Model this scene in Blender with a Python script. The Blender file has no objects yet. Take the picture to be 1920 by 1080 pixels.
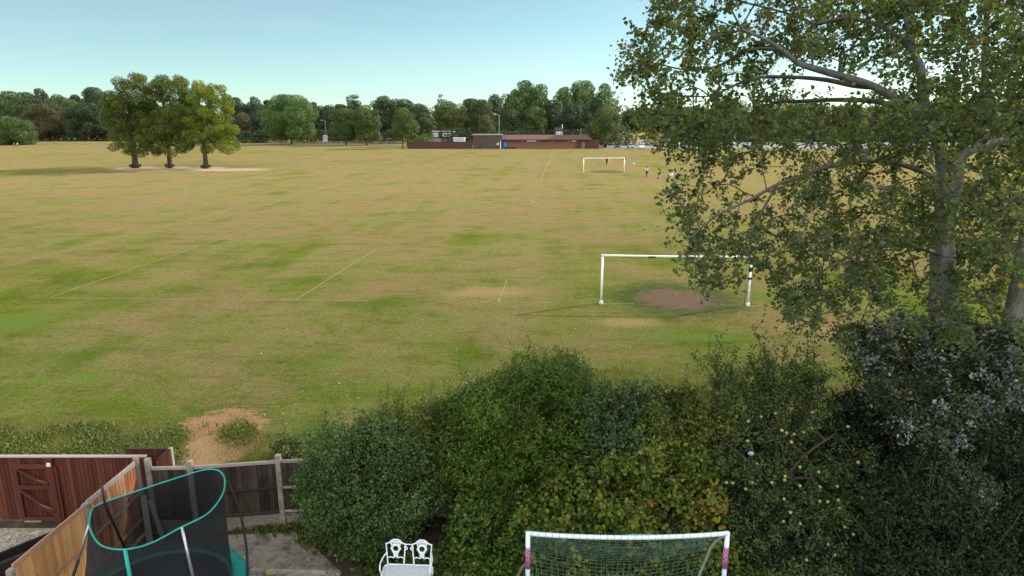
import bpy, bmesh, math, random
import numpy as np
from mathutils import Vector, Matrix
R = math.radians
sc = bpy.context.scene
C = sc.collection
RNG = np.random.default_rng(7)
random.seed(7)

# ------------------------------------------------------------------ camera, sky, sun, exposure
CAM_H, PITCH, FPX = 8.78, R(13.75), 1280.0
cam_d = bpy.data.cameras.new('camera'); cam = bpy.data.objects.new('camera', cam_d); C.objects.link(cam)
cam.location = (0, 0, CAM_H); cam.rotation_euler = (R(90) - PITCH, 0, 0)
cam_d.sensor_width = 36; cam_d.lens = 24; cam_d.clip_start = .1; cam_d.clip_end = 5000
sc.camera = cam
FILL_CLOUD = 16.0
SUN_EL, SUN_AZ = R(27), R(64)       # azimuth clockwise from +Y (straight ahead)
w = bpy.data.worlds.new('World'); sc.world = w; w.use_nodes = True
nt = w.node_tree; bg = nt.nodes['Background']
sky = nt.nodes.new('ShaderNodeTexSky'); sky.sky_type = 'NISHITA'; sky.sun_disc = False
sky.sun_elevation = SUN_EL; sky.sun_rotation = SUN_AZ
sky.air_density = 0.6; sky.dust_density = 0.3; sky.ozone_density = 3.0; sky.altitude = 0
tint = nt.nodes.new('ShaderNodeMix'); tint.data_type = 'RGBA'; tint.blend_type = 'MULTIPLY'; tint.inputs[0].default_value = 1
tint.inputs[7].default_value = (1.04, 1.12, .80, 1)
nt.links.new(sky.outputs[0], tint.inputs[6])
# thin bright cloud added behind the camera as fill light for the shaded garden
def wn(typ, **k):
    n = nt.nodes.new('ShaderNode' + typ)
    for a, b in k.items(): setattr(n, a, b)
    return n
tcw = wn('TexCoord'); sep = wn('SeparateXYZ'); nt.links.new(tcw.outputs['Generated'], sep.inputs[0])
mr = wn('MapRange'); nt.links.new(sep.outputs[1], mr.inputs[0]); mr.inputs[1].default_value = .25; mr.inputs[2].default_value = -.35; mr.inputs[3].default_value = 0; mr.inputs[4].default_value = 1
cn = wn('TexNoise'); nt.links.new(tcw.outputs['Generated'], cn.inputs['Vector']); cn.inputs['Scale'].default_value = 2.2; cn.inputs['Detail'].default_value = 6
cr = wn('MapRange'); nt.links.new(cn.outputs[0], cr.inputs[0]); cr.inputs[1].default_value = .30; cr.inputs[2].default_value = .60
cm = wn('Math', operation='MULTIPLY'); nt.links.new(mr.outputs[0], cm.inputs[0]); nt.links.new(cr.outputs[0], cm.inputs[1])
cl = wn('Mix', data_type='RGBA'); cl.inputs[7].default_value = (FILL_CLOUD * .97, FILL_CLOUD * .98, FILL_CLOUD * .95, 1)
mp = wn('Mapping'); nt.links.new(tcw.outputs['Generated'], mp.inputs[0]); mp.inputs['Scale'].default_value = (1.5, 1.5, 9); mp.inputs['Rotation'].default_value = (.05, .12, 0)
c2 = wn('TexNoise'); nt.links.new(mp.outputs[0], c2.inputs['Vector']); c2.inputs['Scale'].default_value = 2.0; c2.inputs['Detail'].default_value = 7; c2.inputs['Distortion'].default_value = .6
m2 = wn('MapRange'); nt.links.new(c2.outputs[0], m2.inputs[0]); m2.inputs[1].default_value = .40; m2.inputs[2].default_value = .75; m2.inputs[3].default_value = .12; m2.inputs[4].default_value = .34
ci = wn('Mix', data_type='RGBA'); ci.inputs[7].default_value = (3.9, 4.5, 4.6, 1); nt.links.new(m2.outputs[0], ci.inputs[0]); nt.links.new(tint.outputs[2], ci.inputs[6])
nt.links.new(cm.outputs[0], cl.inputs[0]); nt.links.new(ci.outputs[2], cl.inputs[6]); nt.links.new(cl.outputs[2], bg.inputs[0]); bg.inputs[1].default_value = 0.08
sun_d = bpy.data.lights.new('sun', 'SUN'); sun = bpy.data.objects.new('sun', sun_d); C.objects.link(sun)
sun_d.energy = 3.0; sun_d.angle = R(2.0); sun_d.color = (1, .93, .82)
sdir = Vector((math.sin(SUN_AZ) * math.cos(SUN_EL), math.cos(SUN_AZ) * math.cos(SUN_EL), math.sin(SUN_EL)))
sun.rotation_euler = sdir.to_track_quat('Z', 'Y').to_euler()
sc.view_settings.view_transform = 'Standard'; sc.view_settings.look = 'None'
sc.view_settings.exposure = 1.25; sc.view_settings.gamma = 1
sc.render.engine = 'CYCLES'
sc.cycles.max_bounces = 6; sc.cycles.transparent_max_bounces = 12

# ------------------------------------------------------------------ measuring the place
CP, SP = math.cos(PITCH), math.sin(PITCH)
def ray(u, v):
    dx, dy = (u - 960) / FPX, -(v - 540) / FPX
    return dx, CP + dy * SP, -SP + dy * CP
def G(u, v, z=0.0):                      # the spot of height z seen at (u, v)
    x, y, k = ray(u, v); t = (z - CAM_H) / k
    return Vector((x * t, y * t, z))
def PY(u, v, Y):                         # the spot at distance Y seen at (u, v)
    x, y, k = ray(u, v); t = Y / y
    return Vector((x * t, Y, CAM_H + k * t))

# ------------------------------------------------------------------ objects
def tag(o, label=None, cat=None, group=None, kind=None):
    if label: o['label'] = label
    if cat: o['category'] = cat
    if group: o['group'] = group
    if kind: o['kind'] = kind
    return o
def thing(name, label, cat, loc=(0, 0, 0), rz=0, group=None):
    o = bpy.data.objects.new(name, None); o.empty_display_size = .2; C.objects.link(o)
    o.location = loc; o.rotation_euler = (0, 0, rz)
    return tag(o, label, cat, group)
def link(name, me, mat, parent=None, loc=None):
    o = bpy.data.objects.new(name, me); C.objects.link(o)
    for m in (mat if isinstance(mat, (list, tuple)) else [mat]): me.materials.append(m)
    if parent: o.parent = parent
    if loc is not None: o.location = loc
    return o
def obj(name, bm, mat, parent=None, smooth=False):
    me = bpy.data.meshes.new(name); bm.to_mesh(me); bm.free()
    if smooth: me.polygons.foreach_set('use_smooth', [True] * len(me.polygons))
    return link(name, me, mat, parent)
def dup(root, loc, rz=0, label=None, name=None):
    def cp(o, par):
        c = o.copy(); C.objects.link(c); c.parent = par
        for ch in o.children: cp(ch, c)
        return c
    r = cp(root, None); r.location = loc; r.rotation_euler = (0, 0, rz)
    if label: r['label'] = label
    return r
def BM(): return bmesh.new()
def box(bm, c, s, rot=None, bev=0.0):
    m = Matrix.Translation(c) @ (rot if rot is not None else Matrix.Identity(4)) @ Matrix.Diagonal((s[0], s[1], s[2], 1))
    r = bmesh.ops.create_cube(bm, size=1, matrix=m)
    if bev:
        es = list({e for v in r['verts'] for e in v.link_edges})
        bmesh.ops.bevel(bm, geom=es, offset=bev, segments=1, affect='EDGES')
    return r
def beam(bm, a, b, wx, wy, bev=0.0):     # a box running from a to b
    a, b = Vector(a), Vector(b); d = b - a
    q = d.to_track_quat('Z', 'Y').to_matrix().to_4x4()
    box(bm, (a + b) / 2, (wx, wy, d.length), q, bev)
def tube(bm, pts, r, seg=8, closed=False, cap=True):
    pts = [Vector(p) for p in pts]; n = len(pts)
    rr = r if isinstance(r, (list, tuple)) else [r] * n
    rings = []; up = Vector((0.13, 0.21, 0.97))
    prev = None
    for i, p in enumerate(pts):
        a = pts[i - 1] if (i > 0 or closed) else p
        b = pts[(i + 1) % n] if (i < n - 1 or closed) else p
        d = (b - a).normalized()
        if prev is None:
            x = d.cross(up)
            if x.length < .1: x = d.cross(Vector((1, 0, 0)))
            x.normalize()
        else:
            x = prev - d * prev.dot(d)
            x = x.normalized() if x.length > 1e-4 else d.orthogonal().normalized()
        prev = x; y = d.cross(x)
        rings.append([bm.verts.new(p + (x * math.cos(k * 2 * math.pi / seg) + y * math.sin(k * 2 * math.pi / seg)) * rr[i]) for k in range(seg)])
    m = n if closed else n - 1
    for i in range(m):
        A, B = rings[i], rings[(i + 1) % n]
        for k in range(seg): bm.faces.new((A[k], A[(k + 1) % seg], B[(k + 1) % seg], B[k]))
    if cap and not closed:
        bm.faces.new(rings[0][::-1]); bm.faces.new(rings[-1])
def lathe(bm, prof, seg=20, c=(0, 0, 0)):
    rings = [[bm.verts.new((c[0] + r * math.cos(k * 2 * math.pi / seg), c[1] + r * math.sin(k * 2 * math.pi / seg), c[2] + z)) for k in range(seg)] for r, z in prof]
    for A, B in zip(rings, rings[1:]):
        for k in range(seg): bm.faces.new((A[k], A[(k + 1) % seg], B[(k + 1) % seg], B[k]))
def smooth_path(pts, n=6, closed=False):
    P = [Vector(p) for p in pts]; out = []; N = len(P)
    for i in range(N if closed else N - 1):
        p0, p1, p2, p3 = (P[(i - 1) % N], P[i], P[(i + 1) % N], P[(i + 2) % N]) if closed else (P[max(i - 1, 0)], P[i], P[i + 1], P[min(i + 2, N - 1)])
        for k in range(n):
            t = k / n
            out.append(.5 * ((2 * p1) + (p2 - p0) * t + (2 * p0 - 5 * p1 + 4 * p2 - p3) * t * t + (3 * p1 - p0 - 3 * p2 + p3) * t ** 3))
    if not closed: out.append(P[-1])
    return out

# ------------------------------------------------------------------ materials
class N:
    def __init__(s, name):
        s.m = bpy.data.materials.new(name); s.m.use_nodes = True; s.t = s.m.node_tree
        s.b = s.t.nodes['Principled BSDF']; s.out = s.t.nodes['Material Output']; s._c = None
    def n(s, typ, props=None, **ins):
        nd = s.t.nodes.new('ShaderNode' + typ)
        for k, v in (props or {}).items(): setattr(nd, k, v)
        for k, v in ins.items(): s.set(nd, k.replace('_', ' '), v)
        return nd
    def set(s, nd, k, v):
        key = int(k[1:]) if k[0] == 'i' and k[1:].isdigit() else k
        i = nd.inputs[key]
        if hasattr(v, 'is_output'): s.t.links.new(v, i)
        elif hasattr(v, 'outputs'): s.t.links.new(v.outputs[0], i)
        else: i.default_value = v if not (isinstance(v, tuple) and len(v) == 3 and i.type == 'RGBA') else (*v, 1)
    def coord(s, which='Object'):
        if s._c is None: s._c = s.n('TexCoord')
        return s._c.outputs[which]
    def mapped(s, scale=(1, 1, 1), rot=(0, 0, 0), which='Object'):
        return s.n('Mapping', Vector=s.coord(which), Scale=scale, Rotation=rot).outputs[0]
    def noise(s, scale, detail=4, rough=.55, vec=None, dist=0):
        nd = s.n('TexNoise', Scale=scale, Detail=detail, Roughness=rough, Distortion=dist)
        s.set(nd, 'Vector', vec if vec is not None else s.coord()); return nd.outputs[0]
    def ramp(s, fac, stops, interp='LINEAR'):
        nd = s.n('ValToRGB'); cr = nd.color_ramp; cr.interpolation = interp
        while len(cr.elements) < len(stops): cr.elements.new(.5)
        for e, (p, c) in zip(cr.elements, stops):
            e.position = p; e.color = (*c, 1) if isinstance(c, tuple) else (c, c, c, 1)
        s.set(nd, 'Fac', fac); return nd.outputs[0]
    def mix(s, f, a, b, bt='MIX'):
        nd = s.n('Mix', {'data_type': 'RGBA', 'blend_type': bt})
        s.set(nd, 'i0', f); s.set(nd, 'i6', a); s.set(nd, 'i7', b); return nd.outputs[2]
    def math(s, op, a, b=0.0, c=0.0):
        nd = s.n('Math', {'operation': op}); s.set(nd, 'i0', a); s.set(nd, 'i1', b); s.set(nd, 'i2', c); return nd.outputs[0]
    def bump(s, h, strength=.3, dist=.02):
        b = s.n('Bump', Height=h, Strength=strength, Distance=dist); s.set(s.b, 'Normal', b.outputs[0])
    def done(s, color=None, rough=.7, metal=0, spec=.3):
        if color is not None: s.set(s.b, 'Base Color', color)
        s.set(s.b, 'Roughness', rough); s.b.inputs['Metallic'].default_value = metal
        s.b.inputs['Specular IOR Level'].default_value = spec
        return s.m
def plain(name, c, rough=.6, metal=0, var=.12, scale=6, spec=.3):
    s = N(name); f = s.noise(scale, 5)
    lo = tuple(x * (1 - var) for x in c); hi = tuple(min(1, x * (1 + var)) for x in c)
    return s.done(s.ramp(f, [(.3, lo), (.7, hi)]), rough, metal, spec)
def leaf_mat(name, stops, trans=.35, rough=.5, back=None, spec=.3, var=.25):
    s = N(name)
    a = s.n('Attribute', {'attribute_name': 'tint'}).outputs['Fac']
    col = s.ramp(a, stops)
    inf = s.n('ObjectInfo').outputs['Random']
    f = s.noise(.6, 2, vec=s.n('NewGeometry').outputs['Position'])
    k = s.math('MULTIPLY_ADD', f, 2 * var, 1 - var)
    k = s.math('MULTIPLY', k, s.math('MULTIPLY_ADD', inf, .16, .92))
    col = s.mix(1.0, col, k, 'MULTIPLY')
    if back:
        g = s.n('NewGeometry').outputs['Backfacing']; col = s.mix(g, col, back)
    s.done(col, rough, 0, spec)
    tr = s.n('BsdfTranslucent', Color=s.mix(1.0, col, (1.3, 1.25, .6), 'MULTIPLY'))
    mx = s.n('MixShader', Fac=trans, i1=s.b, i2=tr)
    s.t.links.new(mx.outputs[0], s.out.inputs[0])
    return s.m
def bark_mat(name, a, b, scale=8):
    s = N(name); f = s.noise(scale, 6, .65, s.mapped((1, 1, .35)))
    s.bump(f, .5, .03); return s.done(s.ramp(f, [(.3, a), (.7, b)]), .85)

def spot(s, c, rx, ry, edge=.35, nz=None, amp=.5):   # soft-edged patch of ground round c, its edge broken by noise
    xyz = s.n('SeparateXYZ', Vector=s.coord())
    dx = s.math('DIVIDE', s.math('SUBTRACT', xyz.outputs[0], c[0]), rx)
    dy = s.math('DIVIDE', s.math('SUBTRACT', xyz.outputs[1], c[1]), ry)
    d = s.math('SQRT', s.math('ADD', s.math('MULTIPLY', dx, dx), s.math('MULTIPLY', dy, dy)))
    if nz is not None: d = s.math('ADD', d, s.math('MULTIPLY', s.math('SUBTRACT', nz, .5), amp * 2))
    m = s.n('MapRange', Value=d); m.inputs['From Min'].default_value = 1 - edge; m.inputs['From Max'].default_value = 1 + edge
    m.inputs['To Min'].default_value = 1; m.inputs['To Max'].default_value = 0; m.clamp = True
    return m.outputs[0]

def field_mat():
    s = N('field_grass')
    big = s.noise(.045, 9, .62, dist=.5); mid = s.noise(.22, 9, .66, dist=.3); fine = s.noise(1.9, 8, .72, s.mapped((.6, 1, 1))); vf = s.noise(14, 4, .7)
    streak = s.noise(.5, 4, .6, s.mapped((.25, 1, 1), (0, 0, R(-7))))
    xy = s.n('SeparateXYZ', Vector=s.coord()).outputs
    ac = s.math('SUBTRACT', s.math('MULTIPLY', xy[0], math.cos(R(4.3))), s.math('MULTIPLY', xy[1], math.sin(R(4.3))))
    mow = s.noise(1, 3, .6, s.n('CombineXYZ', X=s.math('MULTIPLY', ac, .38), Y=s.math('MULTIPLY', xy[1], .012)).outputs[0])
    g1, g2, dry, tan = (.086, .115, .015), (.150, .155, .022), (.196, .168, .062), (.236, .148, .078)
    c = s.mix(s.ramp(mid, [(.38, 0.0), (.62, 1.0)]), g1, g2)
    f = s.math('ADD', s.math('MULTIPLY', big, .5), s.math('ADD', s.math('MULTIPLY', mid, .28), s.math('MULTIPLY', streak, .22)))
    # the pasture grows greener towards the gardens and drier towards the middle of the park
    yy = s.n('SeparateXYZ', Vector=s.coord()).outputs[1]
    far = s.n('MapRange', Value=yy); far.inputs['From Min'].default_value = 25; far.inputs['From Max'].default_value = 70
    far.inputs['To Min'].default_value = -.02; far.inputs['To Max'].default_value = .05
    f = s.math('ADD', f, far.outputs[0])
    f = s.math('ADD', f, s.math('MULTIPLY', s.math('SUBTRACT', mow, .5), .36))
    c = s.mix(s.ramp(f, [(.42, 0.0), (.56, .92)]), c, dry)
    c = s.mix(s.ramp(s.math('ADD', s.noise(.11, 9, .66, dist=.3), s.math('MULTIPLY', far.outputs[0], .4)), [(.47, 0.0), (.60, .72)]), c, tan)
    c = s.mix(s.ramp(fine, [(.52, 0.0), (.70, .6)]), c, tan)
    c = s.mix(s.ramp(s.noise(.3, 9, .68, dist=.3), [(.58, 0.0), (.76, .45)]), c, (.066, .108, .020))
    c = s.mix(s.ramp(s.noise(.8, 9, .7, s.mapped((.6, 1.2, 1))), [(.36, .45), (.5, 0.0)]), c, (.085, .085, .012))
    c = s.mix(s.ramp(s.noise(5.5, 8, .78, s.mapped((.7, 1, 1))), [(.36, .6), (.50, 0.0)]), c, (.045, .055, .010))
    c = s.mix(s.ramp(s.noise(4.1, 8, .78), [(.54, 0.0), (.70, .35)]), c, (.30, .27, .13))
    bz = s.noise(2.6, 9, .78, s.mapped((.5, 1, 1)), .3); bz2 = s.noise(.6, 9, .7)
    def patch(c, m, col, lo=.35, hi=.6): return s.mix(s.ramp(m, [(lo, 0.0), (hi, 1.0)]), c, col)
    soil = s.mix(fine, (.075, .045, .035), (.22, .14, .10)); pale = s.mix(fine, (.30, .20, .12), (.36, .255, .165))
    m0 = G(1268, 560); c = patch(c, spot(s, m0, 3.3, 3.4, .5, bz, 1.1), (.055, .07, .025), .2, .9)
    c = patch(c, spot(s, m0, 1.9, 2.1, .5, bz, 1.6), soil)
    c = patch(c, spot(s, G(1140, 322), 3.2, 3.5, .4, bz, .5), (.10, .095, .05))
    p = G(322, 317); c = patch(c, spot(s, p, 12, 6, .5, bz2, .6), (.26, .20, .10), .2, 1.1)
    for q in (G(254, 315), G(319, 315), G(386, 316)):
        c = patch(c, spot(s, q, 3.2, 5, .4, bz, .6), (.36, .29, .19), .3, .8)
    c = patch(c, spot(s, G(430, 318), 7, 4, .4, bz2, .6), (.33, .25, .16), .2, .9)
    p = G(402, 822); c = patch(c, spot(s, p + Vector((-.35, -.4, 0)), 1.75, 3.3, .4, bz, 1.3), (.075, .10, .022), .3, 1.0)
    c = patch(c, spot(s, G(395, 822), 1.4, 2.0, .28, bz, .9), s.mix(s.noise(3, 5, .7), (.25, .115, .065), (.42, .225, .135)))
    c = patch(c, spot(s, G(368, 862), .75, 1.6, .3, bz, .5), s.mix(fine, (.30, .15, .085), (.42, .24, .145)))
    for q, rx, ry in ((G(915, 548), 2.6, 1.3), (G(1540, 612), 2.0, 1.2), (G(1180, 605), 1.6, .8)):
        c = patch(c, spot(s, q, rx, ry, .5, bz2, .8), (.27, .18, .08), .3, 1.0)
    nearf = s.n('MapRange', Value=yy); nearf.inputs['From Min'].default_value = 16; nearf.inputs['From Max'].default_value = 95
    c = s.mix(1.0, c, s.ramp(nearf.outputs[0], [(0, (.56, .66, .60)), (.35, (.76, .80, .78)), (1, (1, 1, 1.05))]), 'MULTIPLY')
    for q, rx, ry in ((G(25, 605), 1.6, 2.2), (G(622, 678), .7, .5), (G(160, 708), .8, .6), (G(70, 712), .6, .4), (G(1310, 632), 2, .7), (G(1480, 560), 2.4, 1.6), (G(1540, 700), 2, 1)):
        c = patch(c, spot(s, q, rx, ry, .6, bz2, 1.0), (.080, .112, .022), .3, 2.6)
    # brightness of single tufts
    c = s.mix(.75, c, s.ramp(vf, [(.3, .25), (.7, .95)]), 'SOFT_LIGHT')
    b = s.n('Bump', Height=s.math('ADD', fine, s.math('MULTIPLY', vf, .7)), Strength=.9, Distance=.05); s.set(s.b, 'Normal', b.outputs[0])
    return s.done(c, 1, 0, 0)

def brick_mat(name, a, b, mortar, scale=1.0):
    s = N(name)
    x = s.n('SeparateXYZ', Vector=s.coord())
    v = s.n('CombineXYZ', X=s.math('ADD', x.outputs[0], x.outputs[1]), Y=x.outputs[2])
    t = s.n('TexBrick', Vector=v, Color1=a, Color2=b, Mortar=mortar, Scale=4.4 * scale); s.set(t, 'Mortar Size', .018)
    f = s.noise(.9, 5, .6)
    return s.done(s.mix(s.ramp(f, [(.35, 0.0), (.75, .45)]), t.outputs[0], tuple(q * .45 for q in a)), .9)
def wood_mat(name, stops, stain=(.05, .045, .04), amt=.5, rough=.8):
    s = N(name)
    t = s.n('Attribute', {'attribute_name': 'tint'}).outputs['Fac']
    g = s.noise(5, 6, .65, s.mapped((3, 3, .25)), 1.5)
    c = s.ramp(s.math('ADD', s.math('MULTIPLY', t, .55), s.math('MULTIPLY', g, .45)), stops)
    c = s.mix(s.ramp(s.noise(1.6, 5, .7, s.mapped((1, 1, .5))), [(.5, 0.0), (.75, amt)]), c, stain)
    s.bump(g, .4, .01)
    return s.done(c, rough, 0, .2)
M = {}
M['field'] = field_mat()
M['white'] = plain('white_paint', (.78, .80, .82), .35, spec=.5, var=.05)
M['white_worn'] = plain('worn_white_paint', (.62, .65, .66), .5, var=.2, scale=3)
M['line'] = (lambda s: s.done(s.mix(s.ramp(s.noise(2.2, 5, .7), [(.40, 0.0), (.66, 1.0)]), (.14, .14, .04), (.24, .25, .13)), .9))(N('faint_line_paint'))
M['asphalt'] = plain('asphalt', (.20, .19, .195), .9, var=.15, scale=.3)
M['pale_asphalt'] = plain('pale_asphalt', (.12, .11, .10), .9, var=.2, scale=.2)
M['concrete'] = (lambda s: s.done(s.mix(s.ramp(s.noise(1.6, 8, .7), [(.5, 0.0), (.62, .85)]), s.ramp(s.noise(7, 6, .7), [(.3, (.15, .13, .105)), (.7, (.27, .24, .20))]), (.06, .055, .035)), .95))(N('concrete'))
M['post_conc'] = plain('post_concrete', (.24, .21, .18), .9, var=.35, scale=9)
M['soil'] = plain('soil', (.05, .038, .027), .95, var=.5, scale=4)
M['gravel'] = (lambda s: s.done(s.ramp(s.n('TexVoronoi', Vector=s.coord(), Scale=28).outputs['Color'], [(.2, (.20, .17, .13)), (.8, (.42, .37, .30))]), .9))(N('gravel'))
M['black'] = plain('black_plastic', (.018, .018, .02), .5, var=.2)
M['steel'] = plain('galvanised_steel', (.42, .44, .46), .35, .7)
M['dull_grey'] = plain('dull_grey', (.24, .24, .225), .6)
M['teal'] = plain('teal_vinyl', (.02, .27, .225), .5, var=.2, scale=5)
M['glass'] = plain('dark_glass', (.02, .025, .03), .12, spec=.8)
M['bark'] = bark_mat('rough_bark', (.055, .045, .035), (.13, .11, .085))
M['dark_bark'] = bark_mat('dark_bark', (.022, .018, .014), (.07, .056, .042))
M['poplar_bark'] = bark_mat('pale_poplar_bark', (.085, .085, .075), (.27, .27, .25), 6)

# ------------------------------------------------------------------ numpy meshes of leaves and branches
def np_mesh(name, V, F, tint=None):
    """V (n,3), F (m,k) constant-size faces"""
    me = bpy.data.meshes.new(name); n, (m, k) = len(V), F.shape
    me.vertices.add(n); me.vertices.foreach_set('co', np.ascontiguousarray(V, dtype=np.float32).ravel())
    me.loops.add(m * k); me.loops.foreach_set('vertex_index', F.astype(np.int32).ravel())
    me.polygons.add(m); me.polygons.foreach_set('loop_start', np.arange(0, m * k, k, dtype=np.int32))
    if tint is not None:
        a = me.attributes.new('tint', 'FLOAT', 'POINT'); a.data.foreach_set('value', tint.astype(np.float32))
    me.update(calc_edges=True); return me
def unit(a): return a / np.maximum(np.linalg.norm(a, axis=1, keepdims=True), 1e-6)
def leaves(name, P, Nrm, size, aspect=.6, rng=RNG, tint=None, quads=2, fold=.25, dirs=None):
    n = len(P); size = size * rng.uniform(.65, 1.3, n)
    Nrm = unit(Nrm); d = rng.normal(size=(n, 3)) if dirs is None else dirs
    L = unit(d - (d * Nrm).sum(1, keepdims=True) * Nrm); W = np.cross(Nrm, L)
    l = (size)[:, None]; wd = (size * aspect)[:, None]
    if quads == 2:
        pts = [(0, 0, 0), (.5, .32, fold), (.40, .72, fold), (0, 1, 0), (-.40, .72, fold), (-.5, .32, fold)]
        F0 = np.array([[0, 1, 2, 3], [0, 3, 4, 5]])
    else:
        pts = [(0, 0, 0), (.5, .45, 0), (0, 1, 0), (-.5, .5, 0)]; F0 = np.array([[0, 1, 2, 3]])
    V = np.stack([P + W * wd * a + L * l * (b - .5) + Nrm * wd * c * .5 for a, b, c in pts], 1).reshape(-1, 3)
    k = len(pts); F = (F0[None] + (np.arange(n) * k)[:, None, None]).reshape(-1, 4)
    t = rng.uniform(0, 1, n) if tint is None else tint
    return np_mesh(name, V, F, np.repeat(t, k))
def prisms(name, A, B, ra, rb, seg=5):
    D = unit(B - A); up = np.tile([.31, .17, .93], (len(A), 1)); X = unit(np.cross(D, up)); Y = np.cross(D, X)
    ang = np.arange(seg) * 2 * np.pi / seg; cs, sn = np.cos(ang), np.sin(ang)
    r0 = A[:, None] + (X[:, None] * cs[None, :, None] + Y[:, None] * sn[None, :, None]) * ra[:, None, None]
    r1 = B[:, None] + (X[:, None] * cs[None, :, None] + Y[:, None] * sn[None, :, None]) * rb[:, None, None]
    V = np.concatenate([r0, r1], 1).reshape(-1, 3); i = np.arange(seg); j = (i + 1) % seg
    F0 = np.stack([i, j, j + seg, i + seg], 1)
    F = (F0[None] + (np.arange(len(A)) * 2 * seg)[:, None, None]).reshape(-1, 4)
    me = np_mesh(name, V, F); me.polygons.foreach_set('use_smooth', [True] * len(me.polygons)); return me
def grow(limbs, T, rng, tip=.006, sag=.04, step=.5, power=.45):
    """limbs: list of (points, r0, r1). Every target is joined to the nearest wood already there. Returns nodes, parents, radii, twig ends"""
    pos, par, fix = [], [], []
    for pts, r0, r1, at in limbs:
        pts = smooth_path(pts, 5); prev = at
        if at == 'near' and pos:
            P = np.array(pos); prev = int(((P - np.array(pts[0])) ** 2).sum(1).argmin())
        elif at is None: prev = -1
        for i, p in enumerate(pts):
            if at == 'near' and i == 0: continue
            pos.append(tuple(p)); par.append(prev); fix.append(r0 + (r1 - r0) * i / (len(pts) - 1)); prev = len(pos) - 1
    P = np.zeros((len(pos) + len(T) * 6, 3)); n = len(pos); P[:n] = pos
    T = np.array(T); d = np.array([((P[:n] - t) ** 2).sum(1).min() for t in T]); ends = []
    for t in T[np.argsort(d)]:
        dd = np.sqrt(((P[:n] - t) ** 2).sum(1))
        # wood grows outwards and upwards: prefer a lower starting point
        dd = dd + .35 * np.maximum(0, P[:n, 2] - t[2] - .1)
        k = int(dd.argmin()); L = np.linalg.norm(P[k] - t); m = int(min(5, max(1, L / step)))
        a = P[k].copy(); prev = k
        for i in range(1, m + 1):
            q = a + (t - a) * i / m
            if i < m: q = q + rng.normal(0, .05, 3) * L * .6 + np.array([0, 0, sag * L * math.sin(math.pi * i / m)])
            if n >= len(P): break
            P[n] = q; par.append(prev); fix.append(0); prev = n; n += 1
        ends.append(prev)
    P = P[:n]; par = np.array(par); cnt = np.zeros(n); cnt[ends] = 1
    for i in range(n - 1, -1, -1):
        if par[i] >= 0: cnt[par[i]] += cnt[i]
    r = np.maximum(tip * np.maximum(cnt, 1) ** power, np.array(fix))
    return P, par, r, np.array(ends)
def in_poly(poly, u, v):
    c = False; j = len(poly) - 1
    for i in range(len(poly)):
        (x1, y1), (x2, y2) = poly[i], poly[j]
        if (y1 > v) != (y2 > v) and u < (x2 - x1) * (v - y1) / (y2 - y1) + x1: c = not c
        j = i
    return c
def sample(poly, n, rng, gaps=()):
    us, vs = [p[0] for p in poly], [p[1] for p in poly]; out = []
    while len(out) < n:
        u, v = rng.uniform(min(us), max(us)), rng.uniform(min(vs), max(vs))
        if not in_poly(poly, u, v): continue
        keep = 1.0
        for gu, gv, a, b, k in gaps:
            if ((u - gu) / a) ** 2 + ((v - gv) / b) ** 2 < 1: keep = min(keep, k)
        if rng.uniform() < keep: out.append((u, v))
    return out
def lump_points(lumps, dens, rng, inner=.18, cull=.75):
    """leaf positions on the skin of many overlapping lumps; lumps (cx,cy,cz,r)"""
    L = np.array(lumps); P, Nn, Id = [], [], []
    for ci, c in enumerate(L):
        k = int(dens * c[3] ** 2 * 12.6) + 3
        d = unit(rng.normal(size=(k, 3))); rad = c[3] * (1 - np.abs(rng.normal(0, inner, k)))[:, None]
        sq = np.array([1.12, 1.12, .85])
        p = c[:3] + d * rad * sq * rng.uniform(.92, 1.10, (k, 1))
        dist = np.linalg.norm((p[:, None] - L[None, :, :3]), axis=2) / L[None, :, 3]
        ok = (dist < cull).sum(1) == 0
        keep = ok | (rng.uniform(size=k) < .12)
        P.append(p[keep]); Nn.append(d[keep]); Id.append(np.full(int(keep.sum()), ci))
    global LAST_ID; LAST_ID = np.concatenate(Id)
    return np.concatenate(P), np.concatenate(Nn)

# ================================================================== THE SETTING
def sheet(name, pts, z, mat, label=None):
    bm = BM(); bm.faces.new([bm.verts.new((p[0], p[1], z)) for p in pts]); bm.normal_update()
    for f in bm.faces:
        if f.normal.z < 0: f.normal_flip()
    return tag(obj(name, bm, mat), label, kind='structure')
g = BM(); bmesh.ops.create_grid(g, x_segments=8, y_segments=8, size=2500)
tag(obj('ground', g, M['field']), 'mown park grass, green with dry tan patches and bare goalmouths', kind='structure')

def strip(bm, a, b, wd, z):
    a, b = Vector((a[0], a[1], z)), Vector((b[0], b[1], z)); d = (b - a).normalized(); s = Vector((-d.y, d.x, 0)) * wd / 2
    f = bm.faces.new([bm.verts.new(p) for p in (a - s, a + s, b + s, b - s)][::-1]); return f
bm = BM(); LW = .062
def pl(*uv):
    pts = [G(*p) for p in uv]
    for a, b in zip(pts, pts[1:]): strip(bm, a, b, LW * (1 + max(0, (a.y + b.y) / 2 - 35) / 60), .004 + 0.0004 * (len(bm.faces) % 6))
pl((95, 558), (340, 561)); pl((470, 562), (690, 564)); pl((900, 566), (1040, 567)); pl((1130, 569), (1190, 570)); pl((1350, 572), (1405, 573)); pl((1405, 573), (1700, 577))
pl((555, 562), (706, 466)); pl((760, 466), (830, 467)); pl((935, 566), (951, 524)); pl((951, 524), (985, 524.5))
pl((98, 556), (300, 487), (450, 436), (600, 386), (760, 330))
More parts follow.
